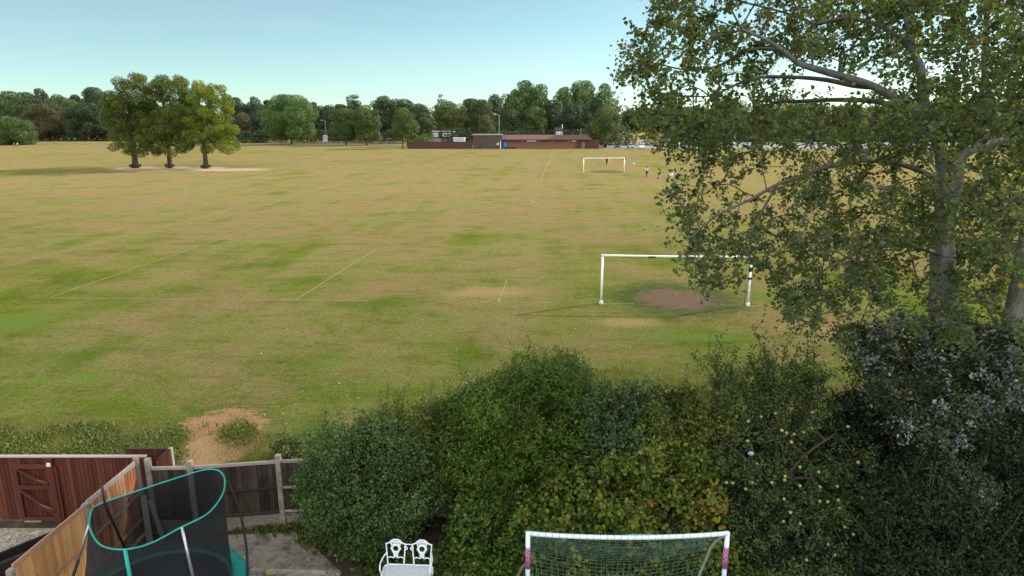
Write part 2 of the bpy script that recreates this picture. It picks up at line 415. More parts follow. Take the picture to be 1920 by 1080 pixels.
pl((0, 502), (160, 461), (330, 419), (470, 383)); pl((70, 463), (250, 421)); pl((70, 463), (165, 461)); pl((250, 421), (300, 421)); pl((0, 438), (110, 418), (220, 399))
pl((1014, 337), (1024, 313), (1036, 290))
for (cu, cv, r, a0, a1) in ((1020, 377, 1.4, 90, 300), (290, 341, 2.6, -60, 60), (118, 345, 1.6, 120, 240), (450, 347, 1.6, 120, 240)):
    c = G(cu, cv); q = [c + Vector((math.cos(R(a)) * r, math.sin(R(a)) * r * 1.6, 0)) for a in range(a0, a1 + 1, 20)]
    for a, b in zip(q, q[1:]): strip(bm, a, b, .2, .0065)
tag(obj('pitch_lines', bm, M['line']), 'faint white pitch lines painted across the grass', kind='structure')

# park road, car park and the dry bank beyond
a, b = G(-300, 262.5), G(425, 267.5)
sheet('road', [(-330, 296, 0), (-40, 250, 0), (-40, 257, 0), (-330, 306, 0)], .012, M['pale_asphalt'], 'narrow park road under the far trees')
p0, p1, p2, p3 = G(1128, 278.5), G(1130, 266), G(2100, 266), G(2100, 279)
sheet('car_park', [p0, p1, p2, p3], .012, M['asphalt'], 'pale grey car park at the far edge of the field')
bm = BM()
Y0, Y1 = 262, 330
for (xa, ya, za), (xb, yb, zb) in (((36, 268, 0.0), (150, 268, 0.0)),):
    vs = [[bm.verts.new((x, y, z)) for x in (36, 44, 54, 66)] for y, z in ((268, -.1), (290, 2.2), (325, 4.0), (350, -.2))]
    for A, B in zip(vs, vs[1:]):
        for k in range(3): bm.faces.new((A[k], A[k + 1], B[k + 1], B[k]))
    bm.faces.new([r[0] for r in vs][::-1]); bm.faces.new([r[-1] for r in vs])
tag(obj('dry_bank', bm, plain('dry_grass', (.33, .26, .11), .95, var=.2, scale=.4)), 'low bank of straw-coloured grass beyond the car park', kind='structure')
# gardens
sheet('garden_ground', [(-7.95, -6, 0), (26, -6, 0), (26, 15.4, 0), (12, 15.3, 0), (-2, 13.9, 0), (-7.95, 13.3, 0)], .006, M['soil'], 'dark garden soil')
sheet('neighbour_ground', [(-16, -6, 0), (-8.0, -6, 0), (-8.0, 13.5, 0), (-16, 13.55, 0)], .006, M['gravel'], 'gravel beyond the garden fence')
sheet('patio', [G(395, 1006), G(556, 998), G(588, 1025), G(640, 1074), (-3.2, 8, 0), (-7.9, 8, 0), (-7.9, 12.9, 0)], .014, M['concrete'], 'worn concrete slab beside the trampoline')

# ================================================================== DISTANT TREES
FL = {
 'green': leaf_mat('far_leaves_green', [(0, (.036, .064, .018)), (.6, (.075, .120, .032)), (1, (.12, .16, .04))], .3),
 'bright': leaf_mat('far_leaves_bright_green', [(0, (.045, .090, .026)), (.6, (.088, .155, .042)), (1, (.14, .20, .06))], .35),
 'dark': leaf_mat('far_leaves_dark', [(0, (.020, .036, .015)), (.7, (.042, .068, .027)), (1, (.07, .10, .038))], .2),
 'olive': leaf_mat('far_leaves_olive', [(0, (.042, .064, .018)), (.6, (.078, .106, .028)), (1, (.13, .15, .04))], .3),
 'brown': leaf_mat('far_leaves_rusty', [(0, (.045, .045, .020)), (.6, (.080, .070, .030)), (1, (.12, .095, .04))], .2),
}
def far_crown(wd, z0, z1, shape, dens, size, rng):
    hw, hz, cz = wd / 2, (z1 - z0) / 2, (z0 + z1) / 2; L = []
    n = {'round': 46, 'multi': 60, 'dome': 46, 'cone': 20, 'tall': 34}[shape]
    for i in range(n):
        z = rng.uniform(-1, 1); a = rng.uniform(0, 2 * math.pi)
        if shape == 'cone': pr = max(.12, (1 - z) / 2 * .9)
        elif shape == 'dome': pr = math.sqrt(max(0, 1 - max(z, -.35) ** 2.0)) if z > 0 else 1 - .12 * z * z
        elif shape == 'tall': pr = (1 - abs(z) ** 3) * (.75 + .25 * rng.uniform())
        elif shape == 'multi': pr = (1 - abs(z) ** 2.4) * rng.uniform(.7, 1.1)
        else: pr = math.sqrt(max(0, 1 - z * z)) * .98 if z > -.4 else .85
        rl = hw * rng.uniform(.18, .34) * (.5 if shape == 'cone' else 1) * (.8 if shape == 'multi' else 1)
        rr = max(0, hw * pr - rl * .75) * (rng.uniform() ** .35)
        zz = min(z1 - rl * .9, max(z0 + rl * .6, cz + z * hz * .95))
        L.append((rr * math.cos(a), rr * math.sin(a), zz, rl))
    L += [(0, 0, cz, min(hw, hz) * .72), (0, 0, cz + hz * .35, min(hw, hz) * .55), (0, 0, cz - hz * .35, min(hw, hz) * .6)]
    L += [(x * .6, y * .6, max(z0 + q * .5, cz + (z - cz) * .68), q * 1.15) for x, y, z, q in L[:n]]
    P, Nn = lump_points(L, dens, rng)
    Nn = Nn + rng.normal(0, .55, Nn.shape)
    # foliage tint hangs together in boughs
    t = np.clip(.5 + .25 * np.sin(P[:, 0] * .9 + 2 * np.sin(P[:, 2] * .7)) + rng.normal(0, .22, len(P)), 0, 1)
    return leaves('crown', P, Nn, size, .8, rng, t, quads=1)
def far_tree(name, label, u, wpx, vtop, Y, shape='round', kind='green', base=.14, group=None, nt=1, cat='tree', size=None):
    rng = np.random.default_rng(int(u * 7 + Y))
    top = PY(u, vtop, Y); wd = wpx * Y / FPX * (1.25 if Y > 300 else 1.08); h = top.z + .3
    r = thing(name, label, cat, (top.x, Y, 0), 0, group)
    s = size or .35 * (Y / 260)
    me = far_crown(wd, h * base, h, shape, 1.6 / (s * s), s, rng)
    link('crown', me, FL[kind], r)
    bm = BM()
    for k in range(nt):
        x = (k - (nt - 1) / 2) * 1.6; rr = max(.18, h * .022) / (1 if nt == 1 else 1.3)
        tube(bm, [(x, 0, -.1), (x * .9, 0, h * .08), (x + .2, .1, h * .3), (x * .3, -.1, h * .6)], [rr * 1.25, rr, rr * .8, rr * .3], 8)
        for q in range(4):
            a = rng.uniform(0, 6.28); z = h * rng.uniform(.16, .4)
            tube(bm, [(x, 0, z), (x + math.cos(a) * wd * .16, math.sin(a) * wd * .16, z + h * .12), (x + math.cos(a) * wd * .3, math.sin(a) * wd * .3, z + h * .3)], [rr * .5, rr * .35, rr * .12], 5)
    obj('trunk', bm, M['bark'], r, True)
    return r
FT = [ # name, label, u, width px, top v, Y, shape, kind, base, trunks
 ('rounded_bush', 'big rounded green bush at the far left edge of the field, behind the two walkers', 10, 82, 219, 262, 'dome', 'green', .0, 1, 'bush'),
 ('oak_tree', 'tall dark tree of the wood above the rounded bush at the left edge', 12, 70, 171, 372, 'round', 'green', .1, 1, 'tree'),
 ('oak_tree', 'narrow dark treetop just left of the highest treetop in the left wood', 46, 44, 173, 380, 'round', 'dark', .1, 1, 'tree'),
 ('oak_tree', 'small dark crown standing highest in the left wood, above the rusty tree', 74, 34, 166, 385, 'round', 'dark', .1, 1, 'tree'),
 ('oak_tree', 'mid-green crown of the left wood just right of its highest treetop', 106, 48, 177, 375, 'round', 'green', .1, 1, 'tree'),
 ('oak_tree', 'dark low crown of the left wood, left of the last treetop before the big trees', 140, 44, 178, 378, 'multi', 'dark', .1, 1, 'tree'),
 ('oak_tree', 'dark blue-green treetop just left of the three big field trees', 176, 52, 164, 372, 'round', 'dark', .1, 1, 'tree'),
 ('maple_tree', 'rusty brown rounded tree in front of the left wood', 83, 66, 195, 318, 'round', 'brown', .12, 1, 'tree'),
 ('maple_tree', 'dark green tree between the rounded bush and the rusty brown tree', 48, 50, 198, 330, 'round', 'dark', .05, 1, 'tree'),
 ('maple_tree', 'mid-green tree right of the rusty tree, behind the white flag', 122, 62, 186, 335, 'round', 'green', .12, 1, 'tree'),
 ('maple_tree', 'broad dark green tree left of the three big field trees', 160, 66, 194, 312, 'round', 'dark', .14, 1, 'tree'),
 ('maple_tree', 'green tree seen partly behind the leftmost of the three big field trees', 205, 60, 192, 322, 'round', 'green', .14, 1, 'tree'),
 ('oak_tree', 'dark tree behind the three big field trees, low between their trunks', 262, 90, 196, 330, 'round', 'dark', .1, 1, 'tree'),
 ('oak_tree', 'dark tree behind the gap of the middle and right big field trees', 345, 90, 194, 330, 'round', 'dark', .1, 1, 'tree'),
 ('oak_tree', 'dark tree rising just right of the three big field trees', 441, 46, 183, 352, 'multi', 'dark', .08, 1, 'tree'),
 ('oak_tree', 'dark double-topped tree between the three field trees and the bright round tree', 474, 44, 181, 356, 'multi', 'dark', .08, 1, 'tree'),
 ('oak_tree', 'dark tree showing over the left shoulder of the big bright round tree', 500, 34, 188, 352, 'multi', 'dark', .08, 1, 'tree'),
 ('maple_tree', 'low rusty brown tree above the parked pale car, right of the three big trees', 455, 44, 212, 300, 'round', 'brown', .08, 1, 'tree'),
 ('maple_tree', 'low dark green tree above the parked dark car', 488, 48, 206, 292, 'round', 'dark', .08, 1, 'tree'),
 ('willow_tree', 'big bright green round tree standing alone at the far side, left of centre', 540, 112, 178, 268, 'round', 'bright', .13, 1, 'tree'),
 ('oak_tree', 'small dark top behind the right shoulder of the big bright round tree', 571, 30, 184, 350, 'round', 'dark', .08, 1, 'tree'),
 ('pine_tree', 'small dark tree under the thin mast on the skyline', 588, 34, 192, 345, 'multi', 'dark', .06, 1, 'tree'),
 ('oak_tree', 'flat-topped dark tree left of the pale sign at the field edge', 612, 46, 197, 338, 'round', 'dark', .06, 1, 'tree'),
 ('oak_tree', 'low dark tree behind the pair of round green trees', 636, 40, 196, 345, 'round', 'green', .06, 1, 'tree'),
 ('pine_tree', 'small dark rounded top standing above the pair of round green trees', 662, 34, 177, 345, 'round', 'dark', .06, 1, 'tree'),
 ('chestnut_tree', 'left and darker of the pair of round green trees at the field edge', 645, 62, 204, 262, 'round', 'green', .15, 1, 'tree'),
 ('chestnut_tree', 'right and lighter of the pair of round green trees, beside a lamp post', 684, 60, 197, 258, 'round', 'olive', .15, 1, 'tree'),
 ('oak_tree', 'tall dark tree right of the lamp post, above the paired trees', 718, 46, 180, 330, 'round', 'dark', .06, 1, 'tree'),
 ('oak_tree', 'broad dark crown behind the tree at the left end of the brick wall', 750, 60, 186, 325, 'round', 'dark', .06, 1, 'tree'),
 ('oak_tree', 'dark sloping crown above the tree left of the dark dormer house', 784, 46, 195, 310, 'round', 'dark', .08, 1, 'tree'),
 ('chestnut_tree', 'olive green tree with two trunks at the left end of the brick wall', 757, 54, 203, 228, 'round', 'olive', .2, 2, 'tree'),
 ('chestnut_tree', 'dark green tree between the two-trunked tree and the dormer house', 791, 46, 200, 248, 'round', 'dark', .15, 1, 'tree'),
 ('poplar_tree', 'slim pale treetop poking above the broad olive tree behind the dormer house', 826, 30, 177, 335, 'tall', 'olive', .1, 1, 'tree'),
 ('chestnut_tree', 'broad olive tree right behind the dark dormer house', 843, 68, 190, 290, 'round', 'olive', .08, 1, 'tree'),
 ('oak_tree', 'dark rounded tree right of the broad olive tree', 884, 52, 185, 318, 'round', 'dark', .06, 1, 'tree'),
 ('oak_tree', 'olive-brown tree left of the tall mast by the flat-roofed block', 902, 50, 187, 308, 'round', 'olive', .06, 1, 'tree'),
 ('oak_tree', 'blue-black round treetop above the tall mast', 929, 36, 177, 330, 'round', 'dark', .06, 1, 'tree'),
 ('birch_tree', 'small light yellow-green tree behind the flat-roofed block', 912, 36, 216, 262, 'tall', 'olive', .02, 1, 'tree'),
 ('poplar_tree', 'left stem of the tall bright poplars behind the tiled roof', 962, 50, 164, 292, 'round', 'bright', .06, 1, 'tree'),
 ('poplar_tree', 'tallest of the bright poplars above the left end of the tiled roof', 985, 62, 151, 298, 'round', 'bright', .06, 1, 'tree'),
 ('poplar_tree', 'right one of the bright poplars left of the skyline notch', 1012, 50, 158, 296, 'round', 'bright', .06, 1, 'tree'),
 ('oak_tree', 'dark tree under the skyline notch behind the tiled roof', 1035, 52, 188, 280, 'round', 'dark', .04, 1, 'tree'),
 ('oak_tree', 'dark tree below the bright poplars, just right of the tall mast', 958, 60, 205, 272, 'round', 'dark', .02, 1, 'tree'),
 ('oak_tree', 'dark green tree below the tallest bright poplar', 1002, 56, 200, 274, 'round', 'green', .02, 1, 'tree'),
 ('poplar_tree', 'bright tall tree just right of the skyline notch', 1058, 52, 163, 298, 'round', 'bright', .06, 1, 'tree'),
 ('poplar_tree', 'broad bright tall tree above the right half of the tiled roof', 1096, 70, 151, 300, 'round', 'bright', .06, 1, 'tree'),
 ('poplar_tree', 'bright tall tree at the right end of the tall group, above the dome-shaped tree', 1134, 54, 157, 300, 'round', 'bright', .06, 1, 'tree'),
 ('cedar_tree', 'blackish spreading tree in front of the tall bright group, above the tiled roof', 1078, 74, 196, 268, 'round', 'dark', .02, 1, 'tree'),
 ('cedar_tree', 'blackish layered tree left of the dome-shaped tree', 1120, 62, 184, 272, 'multi', 'dark', .02, 1, 'tree'),
 ('cypress_tree', 'narrow dark conifer right of the tall group, above the dome-shaped tree', 1158, 22, 178, 290, 'cone', 'dark', .02, 1, 'tree'),
 ('lime_tree', 'dome-shaped dark olive tree at the right end of the brick pavilion', 1134, 72, 199, 236, 'dome', 'olive', .16, 1, 'tree'),
 ('oak_tree', 'blue-green tree right of the narrow dark conifer', 1183, 36, 204, 345, 'round', 'dark', .04, 1, 'tree'),
 ('maple_tree', 'rusty tree seen at the left fringe of the big poplar, behind the car park', 1208, 40, 200, 335, 'round', 'brown', .04, 1, 'tree'),
 ('oak_tree', 'dark tree seen through the big poplar, nearest the car park fence', 1250, 60, 198, 330, 'round', 'dark', .04, 1, 'tree'),
 ('maple_tree', 'bright green tree seen through the left part of the big poplar', 1370, 80, 186, 300, 'round', 'bright', .06, 1, 'tree'),
 ('oak_tree', 'green tree seen through the poplar between the dark and the bright green tree', 1305, 70, 200, 325, 'round', 'green', .04, 1, 'tree'),
 ('oak_tree', 'dark tree seen through the poplar just right of the bright green tree', 1440, 80, 196, 320, 'round', 'dark', .04, 1, 'tree'),
 ('oak_tree', 'green tree seen through the middle of the poplar crown', 1510, 80, 190, 310, 'round', 'green', .04, 1, 'tree'),
 ('oak_tree', 'olive tree seen through the poplar under its long leaning limb', 1585, 90, 198, 315, 'round', 'olive', .04, 1, 'tree'),
 ('oak_tree', 'dark tree seen behind the fork of the poplar trunk', 1670, 100, 196, 318, 'round', 'dark', .04, 1, 'tree'),
 ('oak_tree', 'green tree seen right of the poplar trunk at the horizon', 1765, 110, 192, 312, 'round', 'green', .04, 1, 'tree'),
 ('oak_tree', 'dark tree at the horizon by the right edge of the picture', 1870, 120, 190, 316, 'round', 'dark', .04, 1, 'tree'),
]
for n_, lb, u, wp, vt, Y, sh, kd, bs, nt_, ct in FT:
    far_tree(n_, lb, u, wp, vt, Y, sh, kd, bs, 'trees along the far side of the park' if ct == 'tree' else None, nt_, ct)

# the wood behind them reads as one mass
rng = np.random.default_rng(3); L = []
for x in np.arange(-420, 470, 5.5):
    for k in range(5):
        z = rng.uniform(2, 14.5); L.append((x + rng.uniform(-3, 3), 395 + rng.uniform(-8, 14) - (x > 60) * 8, z, rng.uniform(3.2, 5.2)))
P, Nn = lump_points(L, .9, rng, cull=.8)
tag(link('woodland', leaves('woodland', P, Nn + rng.normal(0, .5, Nn.shape), .95, .8, rng, quads=1), FL['dark']), 'dark far-off wood closing the park behind the single trees', kind='stuff')
# understory and hedges
def far_hedge(name, label, pts, h, dep, kind, cat='hedge', size=.4):
    rng = np.random.default_rng(len(label)); L = []
    for (xa, ya), (xb, yb) in zip(pts, pts[1:]):
        m = max(2, int(math.hypot(xb - xa, yb - ya) / (h * .45)))
        for i in range(m):
            t = i / m
            for zz in ((.3, .75) if h > 1.2 else (.5,)):
                L.append((xa + (xb - xa) * t + rng.normal(0, .2), ya + (yb - ya) * t + rng.normal(0, .25), h * zz * rng.uniform(.85, 1.1), dep * rng.uniform(.8, 1.15)))
    P, Nn = lump_points(L, 1.3 / size ** 2, rng)
    return tag(link(name, leaves(name, P, Nn + rng.normal(0, .5, Nn.shape), size, .8, rng, quads=1), FL[kind]), label, cat)
a, b = G(52, 263), G(100, 263); far_hedge('clipped_hedge', 'low clipped green hedge between the rounded bush and the flag', [(a.x, 300), (b.x, 300)], 3.2, 1.3, 'green')
far_hedge('undergrowth', 'dark undergrowth beneath the trees left of the three big field trees', [(-260, 322), (-150, 314)], 5, 2.4, 'dark', 'undergrowth', .5)
far_hedge('undergrowth', 'dark undergrowth beneath the trees from the pale car to the pale sign', [(-150, 284), (-92, 286)], 4.6, 2.2, 'dark', 'undergrowth', .5)
far_hedge('undergrowth', 'dark undergrowth behind the paired round trees and the lamp post', [(-88, 286), (-44, 280)], 4.6, 2.2, 'dark', 'undergrowth', .5)
far_hedge('undergrowth', 'dark undergrowth behind the brick pavilion', [(-24, 262), (46, 258)], 5, 2.4, 'dark', 'undergrowth', .45)
far_hedge('undergrowth', 'dark undergrowth beyond the car park, seen through the poplar', [(78, 300), (230, 305)], 6, 2.8, 'dark', 'undergrowth', .5)
far_hedge('garden_shrub', 'bright green shrub above the brick wall in front of the dormer house', [(G(795, 278).x * 1.03, 233), (G(822, 278).x * 1.03, 233)], 4.6, 1.9, 'bright', 'shrub', .3)
far_hedge('garden_shrub', 'pale green shrub beyond the car park at the fringe of the poplar', [(52, 262), (60, 262)], 4.2, 1.6, 'olive', 'shrub', .3)

# ------------------------------------------------------------------ the three trees on the field
FL['ches'] = leaf_mat('horse_chestnut_leaves', [(0, (0.039, 0.064, 0.013)), (.5, (0.087, 0.129, 0.020)), (.88, (0.149, 0.178, 0.025)), (1, (0.218, 0.138, 0.034))], .4, var=.3)
FL['ches_y'] = leaf_mat('yellowing_chestnut_leaves', [(0, (0.057, 0.098, 0.014)), (.45, (0.144, 0.207, 0.021)), (.9, (0.253, 0.287, 0.029)), (1, (0.299, 0.161, 0.034))], .45, var=.3)
def field_tree(label, ub, vb, outline, mat, seed, trunk_r):
    rng = np.random.default_rng(seed); base = G(ub, vb); Y = base.y
    r = thing('horse_chestnut_tree', label, 'tree', base, 0, 'three big trees on the field')
    umin, umax = min(p[0] for p in outline), max(p[0] for p in outline); mid = (umin + umax) / 2; L = []
    for u, v in sample(outline, 120, rng):
        half = (umax - umin) / 2 * Y / FPX; dx = (u - mid) * Y / FPX
        dep = math.sqrt(max(.05, 1 - (dx / half) ** 2)) * half * .85
        p = PY(u, v, Y + rng.uniform(-dep, dep)); rad = rng.uniform(.65, 1.25)
        L.append((p.x - base.x, p.y - base.y, p.z, rad))
    P, Nn = lump_points(L, 42, rng, .24)
    t = np.clip(.45 + .22 * np.sin(P[:, 0] * 1.3 + 1.7 * P[:, 2]) + rng.normal(0, .24, len(P)), 0, 1)
    link('crown', leaves('crown', P, Nn + rng.normal(0, .6, Nn.shape), .22, .75, rng, t, quads=1), mat, r)
    # drooping sprays round the hem
    T = np.array([(l[0], l[1], l[2]) for l in L])
    Pn, par, rad, ends = grow([([(0, 0, -.1), (.1, 0, 2), (0, .1, 5), (.2, 0, 9), (0, 0, 13.5)], trunk_r, .07, None)], T, rng, .03, .02, 1.2, .4)
    k = par >= 0; rad[:21] *= .8
    me = prisms('limbs', Pn[par[k]], Pn[k], rad[par[k]] * .95, rad[k], 5)
    link('limbs', me, M['dark_bark'], r)
    bm = BM()
    tube(bm, smooth_path([(0, 0, -.1), (.02, 0, .5), (.1, 0, 2), (0, .1, 5), (.2, 0, 9), (0, 0, 13.5)], 4), [trunk_r * .9 * (1.25 - .25 * min(1, i / 4)) * (1 - .85 * max(0, i - 6) / 15) for i in range(21)], 12)
    obj('trunk', bm, M['dark_bark'], r, True)
    Ls = [(math.cos(a) * trunk_r * 1.3, math.sin(a) * trunk_r * 1.3, .25 + rng.uniform(0, .4), .26) for a in np.arange(0, 6.2, .45)]
    P, Nn = lump_points(Ls, 60, rng); link('basal_shoots', leaves('basal_shoots', P, Nn + rng.normal(0, .5, Nn.shape), .18, .7, rng, quads=1), FL['dark'], r)
    return r
field_tree('leftmost and tallest of the three big trees on the field, dark green', 254, 315,
    [(253, 140), (275, 150), (288, 175), (284, 215), (292, 250), (276, 282), (262, 290), (246, 286), (226, 290), (208, 280), (200, 258), (196, 230), (190, 205), (200, 168), (225, 150)], FL['ches'], 11, .62)
field_tree('middle of the three big trees, dark with sky gaps near its top', 319, 315,
    [(300, 148), (318, 142), (345, 150), (352, 165), (354, 210), (362, 240), (352, 278), (332, 287), (312, 288), (290, 290), (272, 276), (278, 230), (270, 190), (276, 160)], FL['ches'], 12, .5)
field_tree('rightmost of the three big trees, yellow-green with leaves hanging low', 386, 316,
    [(378, 148), (398, 156), (425, 168), (434, 195), (426, 222), (440, 238), (448, 262), (440, 284), (424, 288), (404, 280), (384, 284), (360, 282), (344, 272), (352, 240), (346, 205), (344, 178), (358, 160)], FL['ches_y'], 13, .52)
# ================================================================== FAR BUILDINGS, CARS, POSTS
BR1 = brick_mat('red_brick', (.22, .085, .06), (.16, .065, .05), (.22, .17, .14)); BR2 = brick_mat('dark_brick', (.060, .042, .040), (.085, .055, .05), (.09, .075, .07))
BR3 = brick_mat('maroon_brick', (.085, .035, .030), (.065, .030, .028), (.09, .06, .055))
TILE = (lambda s: s.done(s.mix(s.ramp(s.n('TexWave', {'bands_direction': 'Z'}, Vector=s.coord(), Scale=2.2), [(.1, .5), (.35, 1.0)]), (.055, .03, .03), s.ramp(s.noise(1.2, 5), [(.3, (.12, .058, .055)), (.7, (.17, .085, .075))])), .85))(N('clay_tiles'))
YB = 226.0
def X(u, Y=YB, v=268): return PY(u, v, Y).x
def Z(v, Y=YB): return PY(960, v, Y).z
# boundary wall left of the pavilion
bm = BM(); box(bm, ((X(765) + X(886)) / 2, YB, 1.05), (X(886) - X(765), .3, 2.2)); wl = thing('brick_wall', 'long low maroon brick boundary wall left of the pavilion', 'wall')
obj('wall', bm, BR3, wl); bm = BM(); box(bm, ((X(765) + X(886)) / 2, YB, 2.2), (X(886) - X(765) + .1, .42, .1)); obj('coping', bm, M['dark_bark'], wl)
# pavilion
pv = thing('sports_pavilion', 'low brick pavilion with flat-roofed block and long tiled roof across the field', 'building')
x0, x1, x2, x3, x4 = X(887), X(941), X(1104), X(1124), X(1111)
bm = BM(); box(bm, ((x0 + x1) / 2, YB + 4, 2.1), (x1 - x0, 8, 4.5)); obj('end_block', bm, BR2, pv)
bm = BM(); box(bm, ((x0 + x1) / 2, YB + 4, 4.42), (x1 - x0 + .5, 8.4, .28), bev=.03); obj('flat_roof', bm, plain('pale_fascia', (.24, .21, .19), .8), pv)
bm = BM(); box(bm, (x1 + .35, YB + 1.6, 2.0), (.7, .4, 4.2)); obj('pier', bm, plain('pale_render', (.30, .25, .22)), pv)
bm = BM(); box(bm, ((x1 + x2) / 2, YB + 5, 1.5), (x2 - x1 - .05, 7.6, 3.3)); obj('wall', bm, BR1, pv)
bm = BM(); box(bm, ((X(1082) + x3) / 2, YB + 4.6, 1.3), (x3 - X(1082), 7.8, 2.9)); obj('side_wall', bm, BR3, pv)
bm = BM()
zE, zR = 2.95, 4.35; e0, e1 = x1 + .1, x4
A = [bm.verts.new(p) for p in ((e0, YB + .2, zE), (e1, YB + .2, zE), (e1 - 1.5, YB + 5, zR), (e0, YB + 5, zR), (e0, YB + 9.8, zE), (e1, YB + 9.8, zE))]
bm.faces.new((A[0], A[1], A[2], A[3])); bm.faces.new((A[3], A[2], A[5], A[4])); bm.faces.new((A[1], A[5], A[2])); bm.faces.new((A[0], A[3], A[4])); bm.faces.new((A[0], A[4], A[5], A[1]))
rf = obj('roof', bm, TILE, pv)
bm = BM(); box(bm, ((e0 + e1) / 2, YB + .12, zE - .1), (e1 - e0, .16, .22)); obj('fascia', bm, plain('dark_fascia', (.05, .035, .03)), pv)
for ua, ub in ((988, 1006), (1072, 1089)):
    bm = BM(); box(bm, ((X(ua) + X(ub)) / 2, YB + 1.16, 2.48), (X(ub) - X(ua), .1, .42), bev=.02); obj('signboard', bm, M['white' if ua == 988 else 'white_worn'], pv)
dr = None
bm = BM(); box(bm, (X(946.5), YB + 1.18, 1.2), (2.0, .12, 2.4)); dr = obj('door', bm, plain('blue_paint', (.03, .07, .22), .4), pv)
bm = BM(); box(bm, (X(947.5), YB + 1.1, 1.3), (.8, .06, 1.5)); obj('panel', bm, plain('light_blue_panel', (.10, .20, .42), .4), dr)
bm = BM(); box(bm, (X(1094), YB + .66, 1.05), (1.0, .1, 2.1)); dr = obj('door', bm, plain('brown_door', (.16, .10, .08)), pv)
bm = BM(); box(bm, (X(1094) + .38, YB + .58, 1.05), (.06, .08, .16)); obj('handle', bm, M['steel'], dr)
for u in (980, 1012, 1037, 1066):
    bm = BM(); box(bm, (X(u), YB + 1.13, 2.5), (.3, .14, .22), bev=.04); obj('wall_lamp', bm, M['white_worn'], pv)
bm = BM(); lathe(bm, [(.001, -.06), (.4, -.06), (.4, .0), (.001, .02)], 16); bmesh.ops.rotate(bm, verts=bm.verts, matrix=Matrix.Rotation(R(90), 3, 'X')); bmesh.ops.translate(bm, verts=bm.verts, vec=(X(933.5), YB - .06, Z(270))); obj('round_sign', bm, plain('cream_sign', (.55, .45, .30)), pv)
bm = BM(); box(bm, (X(957), YB - .5, .35), (3.8, .5, .7), bev=.05); tag(obj('low_planter', bm, plain('planter_brick', (.045, .03, .028))), 'low dark planter against the pavilion beside its blue door', 'planter')
# dormer house
Yh = 262
hs = thing('dormer_house', 'dark flat-topped dormer house with white windows behind the brick wall', 'house')
def Xh(u): return PY(u, 258, Yh).x
def Zh(v): return PY(960, v, Yh).z
bm = BM(); box(bm, ((Xh(800) + Xh(854)) / 2, Yh + 4, 1.2), (Xh(854) - Xh(800), 8, 2.6)); obj('wall', bm, plain('render_wall', (.28, .2, .17)), hs)
bm = BM(); a_, b_ = Xh(806), Xh(849)
zt, zb = Zh(247), Zh(260)
box(bm, ((a_ + b_) / 2, Yh + 4, (zt + zb) / 2), (b_ - a_, 6.4, zt - zb)); dm = obj('dormer', bm, plain('slate_cladding', (.035, .03, .035)), hs)
bm = BM(); box(bm, ((a_ + b_) / 2, Yh + 4, zt + .1), (b_ - a_ + .6, 6.9, .22)); obj('dormer_roof', bm, plain('grey_felt', (.36, .37, .38)), hs)
for ua, ub in ((812, 821), (830, 838), (841, 846)):
    bm = BM(); za, zc = Zh(249.5), Zh(256); xa, xb = Xh(ua), Xh(ub)
    for s_ in (0, .5, 1): box(bm, (xa + (xb - xa) * s_, Yh + .76, (za + zc) / 2), (.16, .1, za - zc + .16))
    for q in (za, zc): box(bm, ((xa + xb) / 2, Yh + .77, q), (xb - xa + .1, .09, .16))
    wn = obj('window', bm, M['white'], hs)
    bm = BM(); box(bm, ((xa + xb) / 2, Yh + .79, (za + zc) / 2), (xb - xa, .04, za - zc)); obj('pane', bm, plain('bright_glass', (.30, .34, .38), .15, spec=.8), wn)
bm = BM(); xa, xb = Xh(849), Xh(860)
A = [bm.verts.new(p) for p in ((xa, Yh - .3, 2.4), (xb, Yh - .3, 2.4), (xa, Yh + 4, zt), (xb, Yh + 8.3, 2.4), (xa, Yh + 8.3, 2.4), (xa, Yh + 6, zt))]
bm.faces.new((A[0], A[1], A[2])); bm.faces.new((A[1], A[3], A[5], A[2])); bm.faces.new((A[3], A[4], A[5])); bm.faces.new((A[0], A[2], A[5], A[4])); bm.faces.new((A[0], A[4], A[3], A[1]))
obj('roof', bm, plain('red_tiles', (.28, .11, .08)), hs)
bm = BM(); lathe(bm, [(.001, .12), (.3, .05), (.42, -.05), (.40, -.08), (.001, -.02)], 14); bmesh.ops.rotate(bm, verts=bm.verts, matrix=Matrix.Rotation(R(80), 3, 'X')); bmesh.ops.translate(bm, verts=bm.verts, vec=(Xh(852), Yh + .4, zt - .2)); obj('satellite_dish', bm, M['white'], hs)
gb = thing('garage', 'small pale low garage right of the dormer house', 'garage')
bm = BM(); box(bm, ((Xh(854) + Xh(876)) / 2, 252, 1.35), (Xh(876) - Xh(854) - .4, 4, 2.8)); obj('wall', bm, plain('pale_garage', (.42, .45, .50)), gb)
bm = BM(); box(bm, ((Xh(854) + Xh(876)) / 2, 252, 2.83), (Xh(876) - Xh(854), 4.5, .2)); obj('roof', bm, M['white_worn'], gb)
